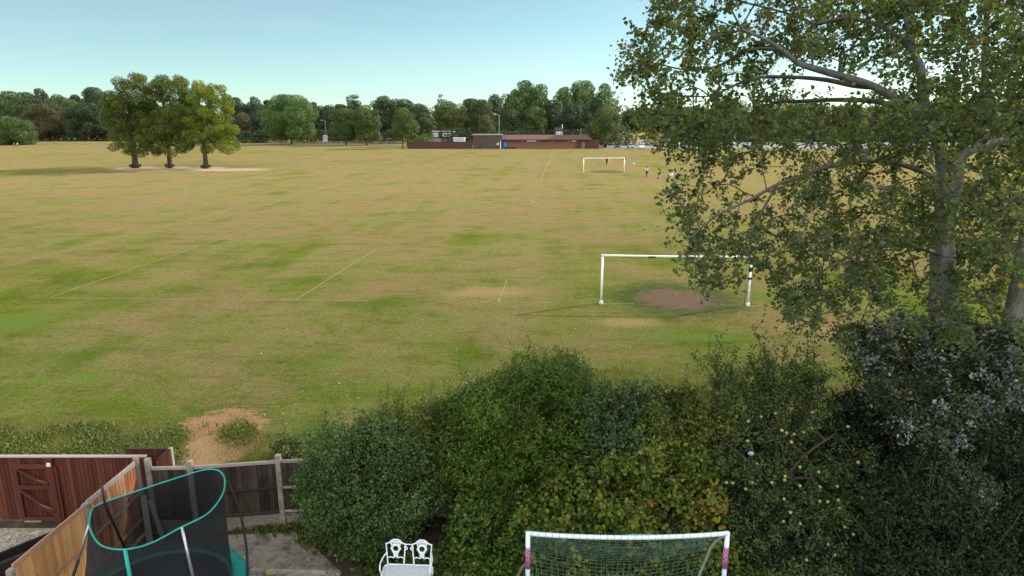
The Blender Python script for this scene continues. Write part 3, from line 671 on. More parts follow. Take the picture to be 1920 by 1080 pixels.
# little house above the roof
hs = thing('small_house', 'little house with pale upper window peeping over the pavilion roof', 'house'); Ys = 255
def Xs(u): return PY(u, 250, Ys).x
za = PY(960, 241, Ys).z
bm = BM(); box(bm, ((Xs(1040) + Xs(1057)) / 2, Ys + 3, za / 2 - .2), (Xs(1057) - Xs(1040), 6, za - .6)); obj('wall', bm, plain('dark_render', (.07, .06, .06)), hs)
bm = BM(); xa, xb = Xs(1039), Xs(1058)
A = [bm.verts.new(p) for p in ((xa, Ys - .3, za - .6), (xb, Ys - .3, za - .6), (xb - .6, Ys + 3, za + .3), (xa + .6, Ys + 3, za + .3), (xa, Ys + 6.3, za - .6), (xb, Ys + 6.3, za - .6))]
for f in ((0, 1, 2, 3), (3, 2, 5, 4), (1, 5, 2), (0, 3, 4), (0, 4, 5, 1)): bm.faces.new([A[i] for i in f])
obj('roof', bm, plain('house_tiles', (.04, .032, .032)), hs)
zw = PY(960, 250, Ys).z
bm = BM(); box(bm, ((Xs(1042) + Xs(1055)) / 2, Ys - .05, zw), (Xs(1054) - Xs(1043), .1, 1.25), bev=.03); wn = obj('window', bm, M['white'], hs)
bm = BM()
for k in (-.5, .5): box(bm, ((Xs(1042) + Xs(1055)) / 2 + k * 1.05, Ys - .12, zw), (.8, .05, .9))
obj('pane', bm, plain('pale_glass', (.25, .27, .33), .2, spec=.7), wn)
bm = BM(); box(bm, (Xs(1055), Ys + 2.5, za + .7), (.3, .3, 1.6)); obj('chimney', bm, M['white_worn'], hs)
# posts, masts, lamp posts
def lamp_post(label, u, vt, vb, mat='dull_grey', arm=True, r=.08, Y=None, name='lamp_post', cat='lamp post'):
    p = G(u, vb) if Y is None else Vector((PY(u, vb, Y).x, Y, 0)); h = PY(u, vt, p.y).z
    t = thing(name, label, cat, p); bm = BM(); tube(bm, [(0, 0, -.1), (0, 0, h * .5), (0, 0, h)], [r * 1.3, r, r * .7], 8); obj('post', bm, M[mat], t, True)
    if arm:
        bm = BM(); tube(bm, smooth_path([(0, 0, h - .3), (-.15, 0, h), (-1.1, 0, h + .15)]), .06, 6); obj('arm', bm, M[mat], t, True)
        bm = BM(); box(bm, (-1.35, 0, h + .12), (.8, .35, .22), bev=.06); obj('lamp_head', bm, M['white_worn'], t)
    return t
lamp_post('tall thin mast beside the flat-roofed block of the pavilion', 936, 215, 278, 'dull_grey', True, .11, YB + 9, 'lighting_mast', 'mast')
lamp_post('grey lamp post left of the paired round trees, beside the pale sign', 612, 226, 270)
lamp_post('grey lamp post right of the paired round trees', 712, 220, 271)
lamp_post('slim pole in front of the undergrowth, under the big bright round tree', 592, 232, 268, arm=False, name='pole', cat='pole')
lamp_post('hair-thin mast standing up above the far trees left of centre', 589, 183, 262, arm=False, r=.12, name='radio_mast', cat='mast', Y=330)
lamp_post('slim pole standing behind the right end of the tiled roof', 1089, 240, 262, arm=False, name='pole', cat='pole', Y=250)
p = G(938.5, 279.5); t = thing('white_post', 'short white post standing on the grass before the pavilion corner', 'post', p)
bm = BM(); tube(bm, [(0, 0, -.05), (0, 0, 2.5)], .09, 8); obj('post', bm, M['white'], t); bm = BM(); lathe(bm, [(.11, 2.5), (.11, 2.6), (.001, 2.63)], 10); obj('cap', bm, M['white_worn'], t)
# pale sign
p = G(610.5, 270.5); t = thing('notice_board', 'pale notice board on legs at the edge of the park road', 'notice board', p)
bm = BM(); box(bm, (0, 0, 2.2), (1.7, .1, 2.6), bev=.03); obj('board', bm, plain('pale_board', (.46, .50, .56)), t)
for s_ in (-.7, .7):
    bm = BM(); box(bm, (s_, .1, .7), (.12, .12, 1.7)); obj('leg', bm, M['dull_grey'], t)
# flag and goal-like posts at the left
p = G(127, 264); t = thing('flag', 'limp white flag on a thin pole by the far left trees', 'flag', p)
bm = BM(); tube(bm, [(0, 0, 0), (0, 0, 5)], .07, 6); obj('pole', bm, M['white_worn'], t)
bm = BM()
pr = [[bm.verts.new((.1 + .35 * k / 4 + .12 * math.sin(z * 2 + k), .12 * math.sin(k * 1.7 + z), 5 - z)) for k in range(5)] for z in np.linspace(0, 2.8, 8)]
for A, B in zip(pr, pr[1:]):
    for k in range(4): bm.faces.new((A[k], A[k + 1], B[k + 1], B[k]))
bmesh.ops.solidify(bm, geom=bm.faces[:], thickness=.05); obj('cloth', bm, M['white'], t)
lamp_post('thin pale pole right of the white flag by the far left trees', 157, 248, 264, 'white_worn', False, .09, name='pole', cat='pole')
def rail_fence(label, u0, u1, v, h=.9, sp=3.0, mat='dull_grey', name='rail_fence', Y=None, rails=2, pr=.1):
    a, b = G(u0, v), G(u1, v)
    if Y: a, b = Vector((PY(u0, v, Y).x, Y, 0)), Vector((PY(u1, v, Y).x, Y, 0))
    t = thing(name, label, 'fence', a); d = b - a; n = max(2, int(d.length / sp))
    for i in range(n + 1):
        bm = BM(); q = d * i / n; box(bm, (q.x, q.y, h / 2), (pr, pr, h)); obj('post', bm, M[mat], t)
    for k in range(rails):
        bm = BM(); zz = h * (1 - k * .45) - .06; beam(bm, (0, -.09, zz), (d.x, d.y - .09, zz), .05, .16); obj('rail', bm, M[mat], t)
    return t
rail_fence('pale low rail fence by the white flag, left of the three big trees', 104, 212, 263.6, 1.3, 2.6)
rail_fence('dull low rail fence between the big bright tree and the brick wall', 505, 762, 270.3, 1.0, 2.8)
# black ball-court fence by the car park
t = thing('mesh_fence', 'black mesh fence on tall posts beyond the parked cars', 'fence', (0, 0, 0)); Yf = 255
FENCE = N('fence_mesh'); tr = FENCE.n('BsdfTransparent'); FENCE.done((.02, .02, .02)); mx = FENCE.n('MixShader', Fac=.22, i1=tr, i2=FENCE.b); FENCE.t.links.new(mx.outputs[0], FENCE.out.inputs[0])
us = (1140, 1153, 1166, 1174, 1186, 1192, 1210, 1228, 1250)
for u in us:
    bm = BM(); x = PY(u, 265, Yf).x; box(bm, (x, Yf, 1.9), (.14, .14, 3.8)); obj('post', bm, M['black'], t)
bm = BM(); xa, xb = PY(us[0], 265, Yf).x, PY(us[-1], 265, Yf).x
for z in np.arange(.1, 3.8, .3): box(bm, ((xa + xb) / 2, Yf - .02, z), (xb - xa, .012, .03))
for x in np.arange(xa, xb, .3): box(bm, (x, Yf + .02, 1.9), (.02, .012, 3.7))
obj('mesh', bm, M['black'], t)
p = G(1129, 277.5); t = thing('litter_bin', 'pale post-like bin right of the pavilion end', 'bin', p)
bm = BM(); lathe(bm, [(.001, 0), (.3, 0), (.34, 1.15), (.30, 1.2), (.001, 1.22)], 12); obj('body', bm, M['dull_grey'], t); bm = BM(); lathe(bm, [(.36, 1.2), (.36, 1.3), (.2, 1.45), (.001, 1.47)], 12); obj('lid', bm, M['black'], t)
p = G(1135.5, 277); t = thing('litter_bin', 'black bin right of the pavilion, beside the pale one', 'bin', p)
bm = BM(); lathe(bm, [(.001, 0), (.34, 0), (.42, 1.3), (.001, 1.32)], 12); obj('body', bm, M['black'], t); bm = BM(); lathe(bm, [(.44, 1.32), (.44, 1.42), (.001, 1.6)], 12); obj('lid', bm, M['black'], t)

# cars
def car(label, loc, rz, paint, kind='hatch'):
    t = thing('parked_car', label, 'car', loc, rz, 'cars parked at the far side')
    prof = {'hatch': [(-2.0, .32), (-2.05, .75), (-1.95, .98), (-1.1, 1.08), (.9, 1.05), (1.75, .98), (2.05, .75), (2.05, .32)],
            'van': [(-2.2, .35), (-2.25, .8), (-2.15, 1.2), (-1.2, 1.25), (1.9, 1.25), (2.15, 1.2), (2.2, .8), (2.2, .35)]}[kind]
    bm = BM()
    def loft(pr, wd, bev=.12):
        rows = []
        for y, s_ in ((-wd, .94), (-wd + bev, 1), (wd - bev, 1), (wd, .94)):
            cz = sum(p[1] for p in pr) / len(pr); rows.append([bm.verts.new((p[0] * s_, y, cz + (p[1] - cz) * s_)) for p in pr])
        for A, B in zip(rows, rows[1:]):
            for k in range(len(pr)): bm.faces.new((A[k], A[(k + 1) % len(pr)], B[(k + 1) % len(pr)], B[k]))
        bm.faces.new(rows[0][::-1]); bm.faces.new(rows[-1])
    loft(prof, .88); obj('body', bm, paint, t, False)
    hi = 1.48 if kind == 'hatch' else 1.85; zb = prof[3][1] - .03
    bm = BM(); loft([(-1.1 if kind == 'hatch' else -1.4, zb), (-.35, hi - .03), (1.35, hi - .03), (1.85, zb)], .78, .16); obj('cabin_glass', bm, M['glass'], t)
    bm = BM(); loft([(-.42, hi - .05), (-.3, hi + .02), (1.3, hi + .02), (1.42, hi - .05)], .70, .1); obj('roof', bm, paint, t)
    for xx in (-1.3, 1.3):
        for yy in (-.82, .82):
            bm = BM(); lathe(bm, [(.001, -.1), (.33, -.1), (.33, .1), (.001, .1)], 16); bmesh.ops.rotate(bm, verts=bm.verts, matrix=Matrix.Rotation(R(90), 3, 'X')); bmesh.ops.translate(bm, verts=bm.verts, vec=(xx, yy, .33)); wh = obj('wheel', bm, M['black'], t)
            bm = BM(); lathe(bm, [(.001, -.02), (.19, -.02), (.19, .02), (.001, .03)], 12); bmesh.ops.rotate(bm, verts=bm.verts, matrix=Matrix.Rotation(R(90), 3, 'X')); bmesh.ops.translate(bm, verts=bm.verts, vec=(xx, yy + math.copysign(.1, yy), .33)); obj('rim', bm, M['steel'], wh)
    for yy in (-.6, .6):
        bm = BM(); box(bm, (-2.0, yy, .72), (.14, .34, .16), bev=.03); obj('headlight', bm, M['white'], t)
        bm = BM(); box(bm, (2.03, yy, .80), (.1, .28, .2), bev=.03); obj('tail_light', bm, plain('tail_red', (.35, .02, .02), .3), t)
    return t
PB = plain('dark_car_paint', (.02, .02, .024), .25, spec=.6, var=.05); PBL = plain('blue_car_paint', (.18, .28, .36), .25, spec=.6, var=.05); PW = plain('white_car_paint', (.66, .68, .72), .25, spec=.6, var=.04); PS = plain('silver_blue_paint', (.42, .50, .60), .25, spec=.6, var=.05); PG = plain('grey_car_paint', (.09, .095, .10), .3, spec=.6)
car('black car with bright headlight, left of the blue car by the car park edge', G(1158, 277.5), R(78), PB)
car('light blue car between the black car and the white car', G(1182, 278), R(86), PBL)
car('white car parked right of the light blue car', G(1203, 278.5), R(80), PW)
car('pale silver-blue car behind the white car, by the mesh fence', G(1208, 272), R(10), PS)
car('pale car just right of the three big field trees', G(452, 267.3), R(185), PS)
car('dark car parked right of the pale one under the trees', G(484, 267.8), R(2), PB)
car('blue-white car glimpsed through the left fringe of the poplar', G(1262, 273), R(12), PS)
car('white van-like car glimpsed through the poplar beyond the car park', G(1370, 273), R(4), PW, 'van')
car('dark grey car glimpsed through the poplar left of the white van-like car', G(1236, 274), R(80), PG)
car('black car glimpsed through the poplar, beyond the car park', G(1420, 272.5), R(0), PB)

# ------------------------------------------------------------------ goals
def goal(label, L, Rr, h=2.44, r=.06, sag=0):
    L, Rr = Vector(L), Vector(Rr); o = (L + Rr) / 2; t = thing('football_goal', label, 'goal', (o.x, o.y, 0), 0, 'goals on the field')
    a, b = L - Vector((o.x, o.y, 0)), Rr - Vector((o.x, o.y, 0))
    for p in (a, b):
        bm = BM(); tube(bm, [(p.x, p.y, -.1), (p.x, p.y, h - r)], r, 10); po = obj('post', bm, M['white'], t, True)
        bm = BM(); lathe(bm, [(r * 1.7, 0), (r * 1.7, .12), (r * 1.02, .16)], 12, (p.x, p.y, 0)); obj('socket', bm, M['white_worn'], po)
        s_ = -1 if p is a else 1
        bm = BM(); tube(bm, [(p.x - .10 * s_, p.y + .25, 0), (p.x - .03 * s_, p.y + .16, h * .5), (p.x - .0 * s_, p.y + .07, h - .1)], .022, 6); obj('net_upright', bm, M['steel'], t, True)
    bm = BM(); pts = [a + (b - a) * k / 12 + Vector((0, 0, h - sag * math.sin(math.pi * k / 12))) for k in range(13)]; pts[0] -= (b - a).normalized() * r; pts[-1] += (b - a).normalized() * r
    tube(bm, pts, r, 10); obj('crossbar', bm, M['white'], t, True)
    return t
gt = goal('nearer full-size white goal without a net, in front of a bare goalmouth', G(1127, 569.5), G(1402, 573), 2.44, .055, .03)
bm = BM(); c = (G(1402, 573) - G(1127, 569.5)); box(bm, (-c.x / 2 + c.x * .33, -.03, 2.39), (.34, .12, .06)); obj('tape', bm, M['black'], gt)
for z in (1.75, 1.85, 1.35):
    bm = BM(); tube(bm, [(c.x / 2 - .08, c.y / 2, z), (c.x / 2 + .09, c.y / 2, z + .03)], .075, 8); obj('tape', bm, M['black'], gt)
goal('distant white goal with players beside it, far down the field', G(1094, 323), G(1170, 322.5), 2.44, .06)
bm = BM(); bmesh.ops.create_icosphere(bm, subdivisions=2, radius=.16, matrix=Matrix.Translation(G(1188, 308) + Vector((0, 0, .16)))); tag(obj('football', bm, M['white'], None, True), 'white football on the grass right of the distant goal', 'football')

# ------------------------------------------------------------------ people and the dog
SKIN = plain('skin', (.42, .24, .17), .6); HAIR = plain('dark_hair', (.025, .018, .014), .8)
def person(label, loc, rz, top, legs, h=1.75, stride=.18, arms=((-.30, .02, .85), (.30, .05, .85)), hairm=HAIR, lean=0, cap=None):
    t = thing('person', label, 'person', loc, rz); k = h / 1.75
    J = {'pelvis': (0, 0, .95), 'waist': (0, 0, 1.1), 'chest': (0, lean, 1.32), 'neck': (0, lean * 1.2, 1.48), 'head': (0, lean * 1.3 - .01, 1.60), 'crown': (0, lean * 1.3, 1.70),
         'shL': (-.18, lean, 1.42), 'elL': (-.26, lean + .03, 1.14), 'haL': arms[0], 'shR': (.18, lean, 1.42), 'elR': (.26, lean + .03, 1.14), 'haR': arms[1],
         'hiL': (-.10, 0, .90), 'knL': (-.11, -stride * .6, .50), 'anL': (-.12, -stride, .08), 'toL': (-.13, -stride - .17, .04),
         'hiR': (.10, 0, .90), 'knR': (.11, stride * .3, .50), 'anR': (.12, stride, .08), 'toR': (.13, stride - .17, .04)}
    Rd = {'pelvis': .13, 'waist': .12, 'chest': .14, 'neck': .055, 'head': .095, 'crown': .075, 'sh': .065, 'el': .045, 'ha': .032, 'hi': .09, 'kn': .06, 'an': .042, 'to': .035}
    E = [('pelvis', 'waist'), ('waist', 'chest'), ('chest', 'neck'), ('neck', 'head'), ('head', 'crown')] + [(a + s, b + s) for s in 'LR' for a, b in (('sh', 'el'), ('el', 'ha'), ('hi', 'kn'), ('kn', 'an'), ('an', 'to'))] + [('chest', 'shL'), ('chest', 'shR'), ('pelvis', 'hiL'), ('pelvis', 'hiR')]
    def skinned(name, keys, grow_, mat):
        me = bpy.data.meshes.new(name); ks = list(keys); ed = [(ks.index(a), ks.index(b)) for a, b in E if a in ks and b in ks]
        me.from_pydata([Vector(J[q]) * k for q in ks], ed, []); o = link(name, me, mat, t)
        bm = bmesh.new(); bm.from_mesh(me); ly = bm.verts.layers.skin.verify(); bm.verts.ensure_lookup_table()
        for i, q in enumerate(ks):
            rr = Rd.get(q, Rd.get(q[:2], .05)) * k * grow_; bm.verts[i][ly].radius = (rr, rr)
        bm.verts[0][ly].use_root = True; bm.to_mesh(me); bm.free()
        o.modifiers.new('skin', 'SKIN'); s_ = o.modifiers.new('sub', 'SUBSURF'); s_.levels = s_.render_levels = 1; return o
    skinned('body', J.keys(), 1.0, SKIN)
    skinned('shirt', ['pelvis', 'waist', 'chest', 'shL', 'elL', 'shR', 'elR'], 1.22, top)
    skinned('trousers', ['pelvis', 'hiL', 'knL', 'anL', 'hiR', 'knR', 'anR'], 1.22, legs)
    bm = BM(); bmesh.ops.create_icosphere(bm, subdivisions=2, radius=.115 * k, matrix=Matrix.Translation(Vector(J['head']) * k + Vector((0, .03, .04)))); obj('hair' if cap is None else 'cap', bm, hairm if cap is None else cap, t, True)
    return t
DK = plain('black_cloth', (.015, .015, .02), .9); GY = plain('grey_cloth', (.42, .42, .45), .9); PK = plain('salmon_cloth', (.62, .25, .2), .9); RD = plain('maroon_cloth', (.16, .04, .04), .9); LG = plain('pale_cloth', (.5, .47, .45), .9)
person('person in black clothes standing behind the crossbar of the distant goal', G(1137.5, 309.5), R(20), DK, DK, 1.8)
person('small person in salmon pink beside the one in black at the distant goal', G(1142.5, 310), R(-20), PK, PK, 1.5)
person('person in a dark top leaning by the right post of the distant goal', G(1171, 310), R(160), DK, LG, 1.75)
person('person in grey top and black trousers walking on the field right of the distant goal', G(1212.5, 332.5), R(200), GY, DK, 1.75, .26, ((-.30, .02, .9), (.36, -.1, 1.25)))
person('person in maroon clothes, left one of the two walkers by the rounded bush', G(27.5, 276.5), R(100), RD, RD, 1.75)
person('person in pale top and black trousers, right one of the two walkers by the bush', G(33.5, 276.5), R(80), LG, DK, 1.7)
def dog(label, loc, rz):
    t = thing('dog', label, 'dog', loc, rz); t.scale = (.75, .75, .75)
    nodes = [('hips', (-.32, 0, .50), .11), ('loin', (-.1, 0, .50), .10), ('chest', (.2, 0, .48), .15), ('neck', (.36, 0, .62), .09), ('skull', (.46, 0, .74), .09), ('muzzle', (.60, 0, .70), .045),
             ('tail1', (-.45, 0, .56), .035), ('tail2', (-.60, 0, .72), .022)]
    E = [(0, 1), (1, 2), (2, 3), (3, 4), (4, 5), (0, 6), (6, 7)]
    for s in (-1, 1):
        b = len(nodes); nodes += [('el', (.22, s * .09, .32), .05), ('wrist', (.25 + s * .05, s * .09, .16), .032), ('paw', (.27 + s * .07, s * .09, .03), .036)]; E += [(2, b), (b, b + 1), (b + 1, b + 2)]
        b = len(nodes); nodes += [('knee', (-.26, s * .09, .33), .065), ('hock', (-.40, s * .09, .20), .035), ('paw', (-.36 - s * .05, s * .09, .03), .036)]; E += [(0, b), (b, b + 1), (b + 1, b + 2)]
        b = len(nodes); nodes += [('ear', (.43, s * .07, .84), .022)]; E += [(4, b)]
    me = bpy.data.meshes.new('body'); me.from_pydata([n[1] for n in nodes], E, []); o = link('body', me, M['white'], t)
    bm = bmesh.new(); bm.from_mesh(me); ly = bm.verts.layers.skin.verify(); bm.verts.ensure_lookup_table()
    for i, n in enumerate(nodes): bm.verts[i][ly].radius = (n[2], n[2])
    bm.verts[0][ly].use_root = True; bm.to_mesh(me); bm.free()
    o.modifiers.new('skin', 'SKIN'); s_ = o.modifiers.new('sub', 'SUBSURF'); s_.levels = s_.render_levels = 1
    bm = BM(); tube(bm, [(.37, 0, .56), (.33, 0, .66)], .11, 10); obj('collar', bm, DK, t)
dog('white dog on the grass right of the walking person in grey', G(1259, 331), R(25))
# ================================================================== FENCES OF THE GARDENS
W_OLD = wood_mat('weathered_dark_wood', [(.2, (.016, .011, .009)), (.5, (.036, .025, .020)), (.85, (.075, .056, .045))], (.12, .105, .09), .45)
W_RED = wood_mat('red_brown_stained_wood', [(.2, (.050, .015, .010)), (.6, (.094, .026, .016)), (.9, (.14, .044, .028))], (.035, .012, .009), .3, .7)
W_ORANGE = wood_mat('new_orange_wood', [(.2, (.42, .19, .07)), (.6, (.58, .30, .13)), (.9, (.66, .42, .22))], (.28, .13, .06), .45, .7)
W_STREAK = wood_mat('orange_wood_with_grey_streaks', [(.15, (.18, .065, .03)), (.5, (.42, .17, .07)), (.85, (.52, .32, .20))], (.11, .085, .07), .85)
W_GREY = wood_mat('silvered_wood', [(.2, (.20, .17, .15)), (.8, (.40, .36, .34))], (.16, .13, .11), .4)
W_CAP = wood_mat('orange_cap_wood', [(.2, (.34, .16, .09)), (.8, (.50, .30, .20))], (.25, .15, .10), .4)
def objt(name, bm, mat, parent, tints):
    me = bpy.data.meshes.new(name); bm.to_mesh(me); bm.free()
    a = me.attributes.new('tint', 'FLOAT', 'POINT'); a.data.foreach_set('value', np.array(tints, dtype=np.float32)[:len(me.vertices)]); return link(name, me, mat, parent)
def planks(name, a, b, z0a, z0b, z1a, z1b, mat, parent, wd=.115, side=1, loc=Vector((0, 0, 0)), rng=random.Random(5)):
    """feather-edged boards side by side from a to b, each overlapping the next"""
    a, b = Vector(a) - loc, Vector(b) - loc; a.z = b.z = 0; d = b - a; n = max(1, int(d.length / (wd * .9))); u = d.normalized(); nn = Vector((-u.y, u.x, 0)) * side
    bm = BM(); tn = []
    for i in range(n):
        t0, t1 = i / n, (i + 1.08) / n; t1 = min(t1, 1)
        p, q = a + d * t0, a + d * t1; za, zb = z0a + (z0b - z0a) * t0, z1a + (z1b - z1a) * t0 + rng.uniform(-.006, .006)
        zc = z1a + (z1b - z1a) * t1
        o0, o1 = nn * .004, nn * (.011 + rng.uniform(0, .004))
        vs = [bm.verts.new(v) for v in (p + o0 + Vector((0, 0, za)), q + o1 + Vector((0, 0, za)), q + o1 + Vector((0, 0, zc)), p + o0 + Vector((0, 0, zb)),
                                        p - nn * .012 + Vector((0, 0, za)), q - nn * .006 + Vector((0, 0, za)), q - nn * .006 + Vector((0, 0, zc)), p - nn * .012 + Vector((0, 0, zb)))]
        for f in ((0, 1, 2, 3), (7, 6, 5, 4), (4, 5, 1, 0), (3, 2, 6, 7), (1, 5, 6, 2), (4, 0, 3, 7)): bm.faces.new([vs[k] for k in f])
        tn += [rng.uniform(0, 1)] * 8
    return objt(name, bm, mat, parent, tn)
def wood(name, segs, mat, parent, bev=.006):
    bm = BM(); tn = []
    for a, b, wx, wy in segs:
        k = len(bm.verts); beam(bm, a, b, wx, wy, bev); tn += [random.uniform(.2, .9)] * (len(bm.verts) - k)
    return objt(name, bm, mat, parent, tn)

# back fence with concrete posts: P0 (corner) .. P5, the right part runs on behind the hedge
fp = [Vector((-7.78, 13.28, 0)), Vector((-6.87, 13.25, 0)), Vector((-5.08, 13.52, 0)), Vector((-3.22, 13.72, 0)), Vector((-1.36, 13.95, 0)), Vector((.5, 14.15, 0)), Vector((2.35, 14.4, 0)), Vector((4.2, 14.6, 0)), Vector((6.05, 14.8, 0)), Vector((7.9, 15.0, 0)), Vector((9.75, 15.2, 0))]
bf = thing('garden_fence', 'dark weathered board fence with concrete posts behind the trampoline', 'fence', fp[0]); O = fp[0]
GB = brick_mat('gravel_board_blocks', (.27, .24, .20), (.17, .14, .11), (.09, .08, .065), 1.5)
for i, p in enumerate(fp):
    q = p - O; bm = BM(); box(bm, (q.x, q.y, .86), (.115, .12, 1.78 if i else 1.86), bev=.012)
    po = obj('post', bm, M['post_conc'], bf)
for i, (a, b) in enumerate(zip(fp, fp[1:])):
    d = (b - a).normalized(); n_ = Vector((d.y, -d.x, 0))
    sg = .03 if i == 0 else 0
    pn = planks('panel', a + d * .05, b - d * .05, .34, .34, 1.55 - sg, 1.55, W_OLD, bf, side=-1, loc=O)
    A, B = a - O + d * .06, b - O - d * .06; up = Vector((0, 0, 1))
    wood('rail', [(A + n_ * .035 + up * .98, B + n_ * .035 + up * .98, .05, .045), (A + n_ * .035 + up * .40, B + n_ * .035 + up * .40, .05, .045)], W_OLD if i != 2 else W_GREY, bf)
    wood('cap_rail', [(A + up * (1.585 - sg), B + up * 1.585, .04, .075)], W_GREY, bf)
    bm = BM(); beam(bm, A + up * .17, B + up * .17, .05, .33, .008)
    obj('gravel_board', bm, GB, bf)
# diagonal side fence: orange new panel near the camera, streaky weathered one behind
sf = thing('side_fence', 'slanting side fence of orange boards left of the trampoline', 'fence', (-8.0, 13.2, 0)); O2 = Vector((-8.0, 13.2, 0))
s0, s1, s2, s3 = Vector((-7.97, 13.18, 0)), Vector((-7.98, 11.42, 0)), Vector((-8.05, 9.56, 0)), Vector((-8.1, 7.7, 0))
def side_panel(a, b, mat, cap, z1a, z1b, nm):
    d = (b - a).normalized(); n_ = Vector((-d.y, d.x, 0)); up = Vector((0, 0, 1))
    planks(nm, a + d * .05, b - d * .05, .15, .15, z1a, z1b, mat, sf, side=1, loc=O2)
    A, B = a - O2 + d * .05, b - O2 - d * .05
    wood('rail', [(A + n_ * .04 + up * z * z1a, B + n_ * .04 + up * z * z1b, .045, .05) for z in (.28, .62)], cap, sf)
    wood('cap_rail', [(A + up * (z1a + .02), B + up * (z1b + .02), .035, .10)], cap, sf)
side_panel(s0, s1, W_STREAK, W_GREY, 1.74, 1.80, 'weathered_panel'); side_panel(s1, s2, W_ORANGE, W_CAP, 1.76, 1.78, 'new_panel'); side_panel(s2, s3, W_ORANGE, W_CAP, 1.62, 1.60, 'new_panel')
for p, h in ((s0, 1.86), (s1, 1.84), (s2, 1.80)):
    q = p - O2; bm = BM(); box(bm, (q.x, q.y, h / 2), (.10, .10, h), bev=.01); obj('post', bm, M['post_conc'] if p is not s0 else W_GREY, sf)
wood('brace', [(Vector((.28, -.35, .0)), Vector((.10, -.05, 1.0)), .12, .035), (Vector((.42, -.1, 0)), Vector((.20, .0, .85)), .10, .03)], W_GREY, sf)

# red-brown fence of the neighbour with its gate
rf_ = thing('red_fence', 'red-brown stained board fence with a braced gate at the left', 'fence', (-11.4, 13.46, 0)); O3 = Vector((-11.4, 13.46, 0)); up = Vector((0, 0, 1))
yr = 13.46
for a, b in ((-13.6, -11.45), (-10.02, -7.95)):
    planks('panel', (a, yr, 0), (b, yr, 0), .12, .12, 1.72, 1.72, W_RED, rf_, side=-1, loc=O3, wd=.1)
gp = planks('gate', (-11.32, yr + .02, 0), (-10.10, yr + .02, 0), .20, .20, 1.72, 1.72, W_RED, rf_, side=-1, loc=O3, wd=.1)
gx0, gx1 = PY(40, 930, yr).x + 11.4, PY(114, 930, yr).x + 11.4
zt_, zm_, zl_ = PY(80, 872, yr).z, PY(80, 911, yr).z, .26
wood('brace', [(Vector((gx0, -.055, zl_)), Vector((gx0, -.055, zt_)), .10, .035), (Vector((gx1, -.055, zl_)), Vector((gx1, -.055, zt_)), .10, .035),
               (Vector((gx0, -.07, zt_)), Vector((gx1, -.07, zt_)), .035, .10), (Vector((gx0, -.07, zm_)), Vector((gx1, -.07, zm_)), .035, .09), (Vector((gx0, -.07, zl_)), Vector((gx1, -.07, zl_)), .035, .10),
               (Vector((gx0 + .04, -.058, zt_ - .05)), Vector((gx1 - .18, -.058, zm_ + .05)), .09, .03), (Vector((gx0 + .04, -.058, zm_ - .05)), Vector((gx1 - .04, -.058, zl_ + .05)), .09, .03)], W_RED, gp)
bm = BM(); beam(bm, (gx0 + .05, -.09, zl_ - .03), (gx0 + .42, -.09, zl_ - .03), .05, .03); obj('latch', bm, M['steel'], gp)
for x in (-11.52, -9.96, -12.9, -7.98):
    wood('post', [(Vector((x + 11.4, -.05, 0)), Vector((x + 11.4, -.05, 1.74)), .12, .10)], W_RED, rf_)
    if x in (-11.52, -9.96):
        bm = BM(); box(bm, (x + 11.4, -.115, 1.60), (.09, .03, .09), bev=.01); obj('bracket', bm, M['white_worn'], rf_)
bm = BM(); beam(bm, (-2.2, .01, .09), (3.42, .01, .09), .05, .17); obj('gravel_board', bm, M['soil'], rf_)
wood('cap_rail', [(Vector((-2.3, 0, 1.745)), Vector((3.5, 0, 1.745)), .10, .035)], W_GREY, rf_)
rr = thing('red_fence', 'short return of dark red fence at the corner behind the side fence', 'fence', (-7.9, 13.6, 0)); O4 = Vector((-7.9, 13.6, 0))
planks('panel', (-8.6, 13.9, 0), (-7.62, 13.9, 0), .05, .05, 1.68, 1.68, W_RED, rr, side=-1, loc=O4, wd=.1)
planks('panel', (-7.6, 13.86, 0), (-7.66, 13.38, 0), .05, .05, 1.68, 1.66, W_RED, rr, side=1, loc=O4, wd=.1)
wood('cap_rail', [(Vector((-.7, .3, 1.70)), Vector((.31, .3, 1.70)), .06, .03), (Vector((.30, .28, 1.705)), Vector((.25, -.2, 1.69)), .05, .03)], W_OLD, rr)
wood('post', [(Vector((.30, .30, 0)), Vector((.30, .30, 1.72)), .08, .08)], W_GREY, rr)
# black trough and slab beyond the side fence
p = PY(38, 1040, 11.3); t = thing('planter_trough', 'long black trough standing on gravel behind the orange fence', 'planter', (p.x, 11.3, 0), R(52))
bm = BM(); zz = max(.3, p.z + .1)
for (cx, cy, sx, sy) in ((0, .2, 1.3, .04), (0, -.2, 1.3, .04), (-.63, 0, .04, .36), (.63, 0, .04, .36)): box(bm, (cx, cy, zz / 2), (sx, sy, zz), bev=.008)
obj('box', bm, M['black'], t)
bm = BM(); box(bm, (0, 0, zz * .42), (1.2, .35, zz * .8)); obj('soil', bm, M['soil'], t)
bm = BM(); box(bm, (-9.45, 10.1, .03), (1.5, 1.6, .05), bev=.01); tag(obj('paving_slab', bm, M['concrete']), 'pale concrete slab on the gravel beside the black trough', 'paving slab')

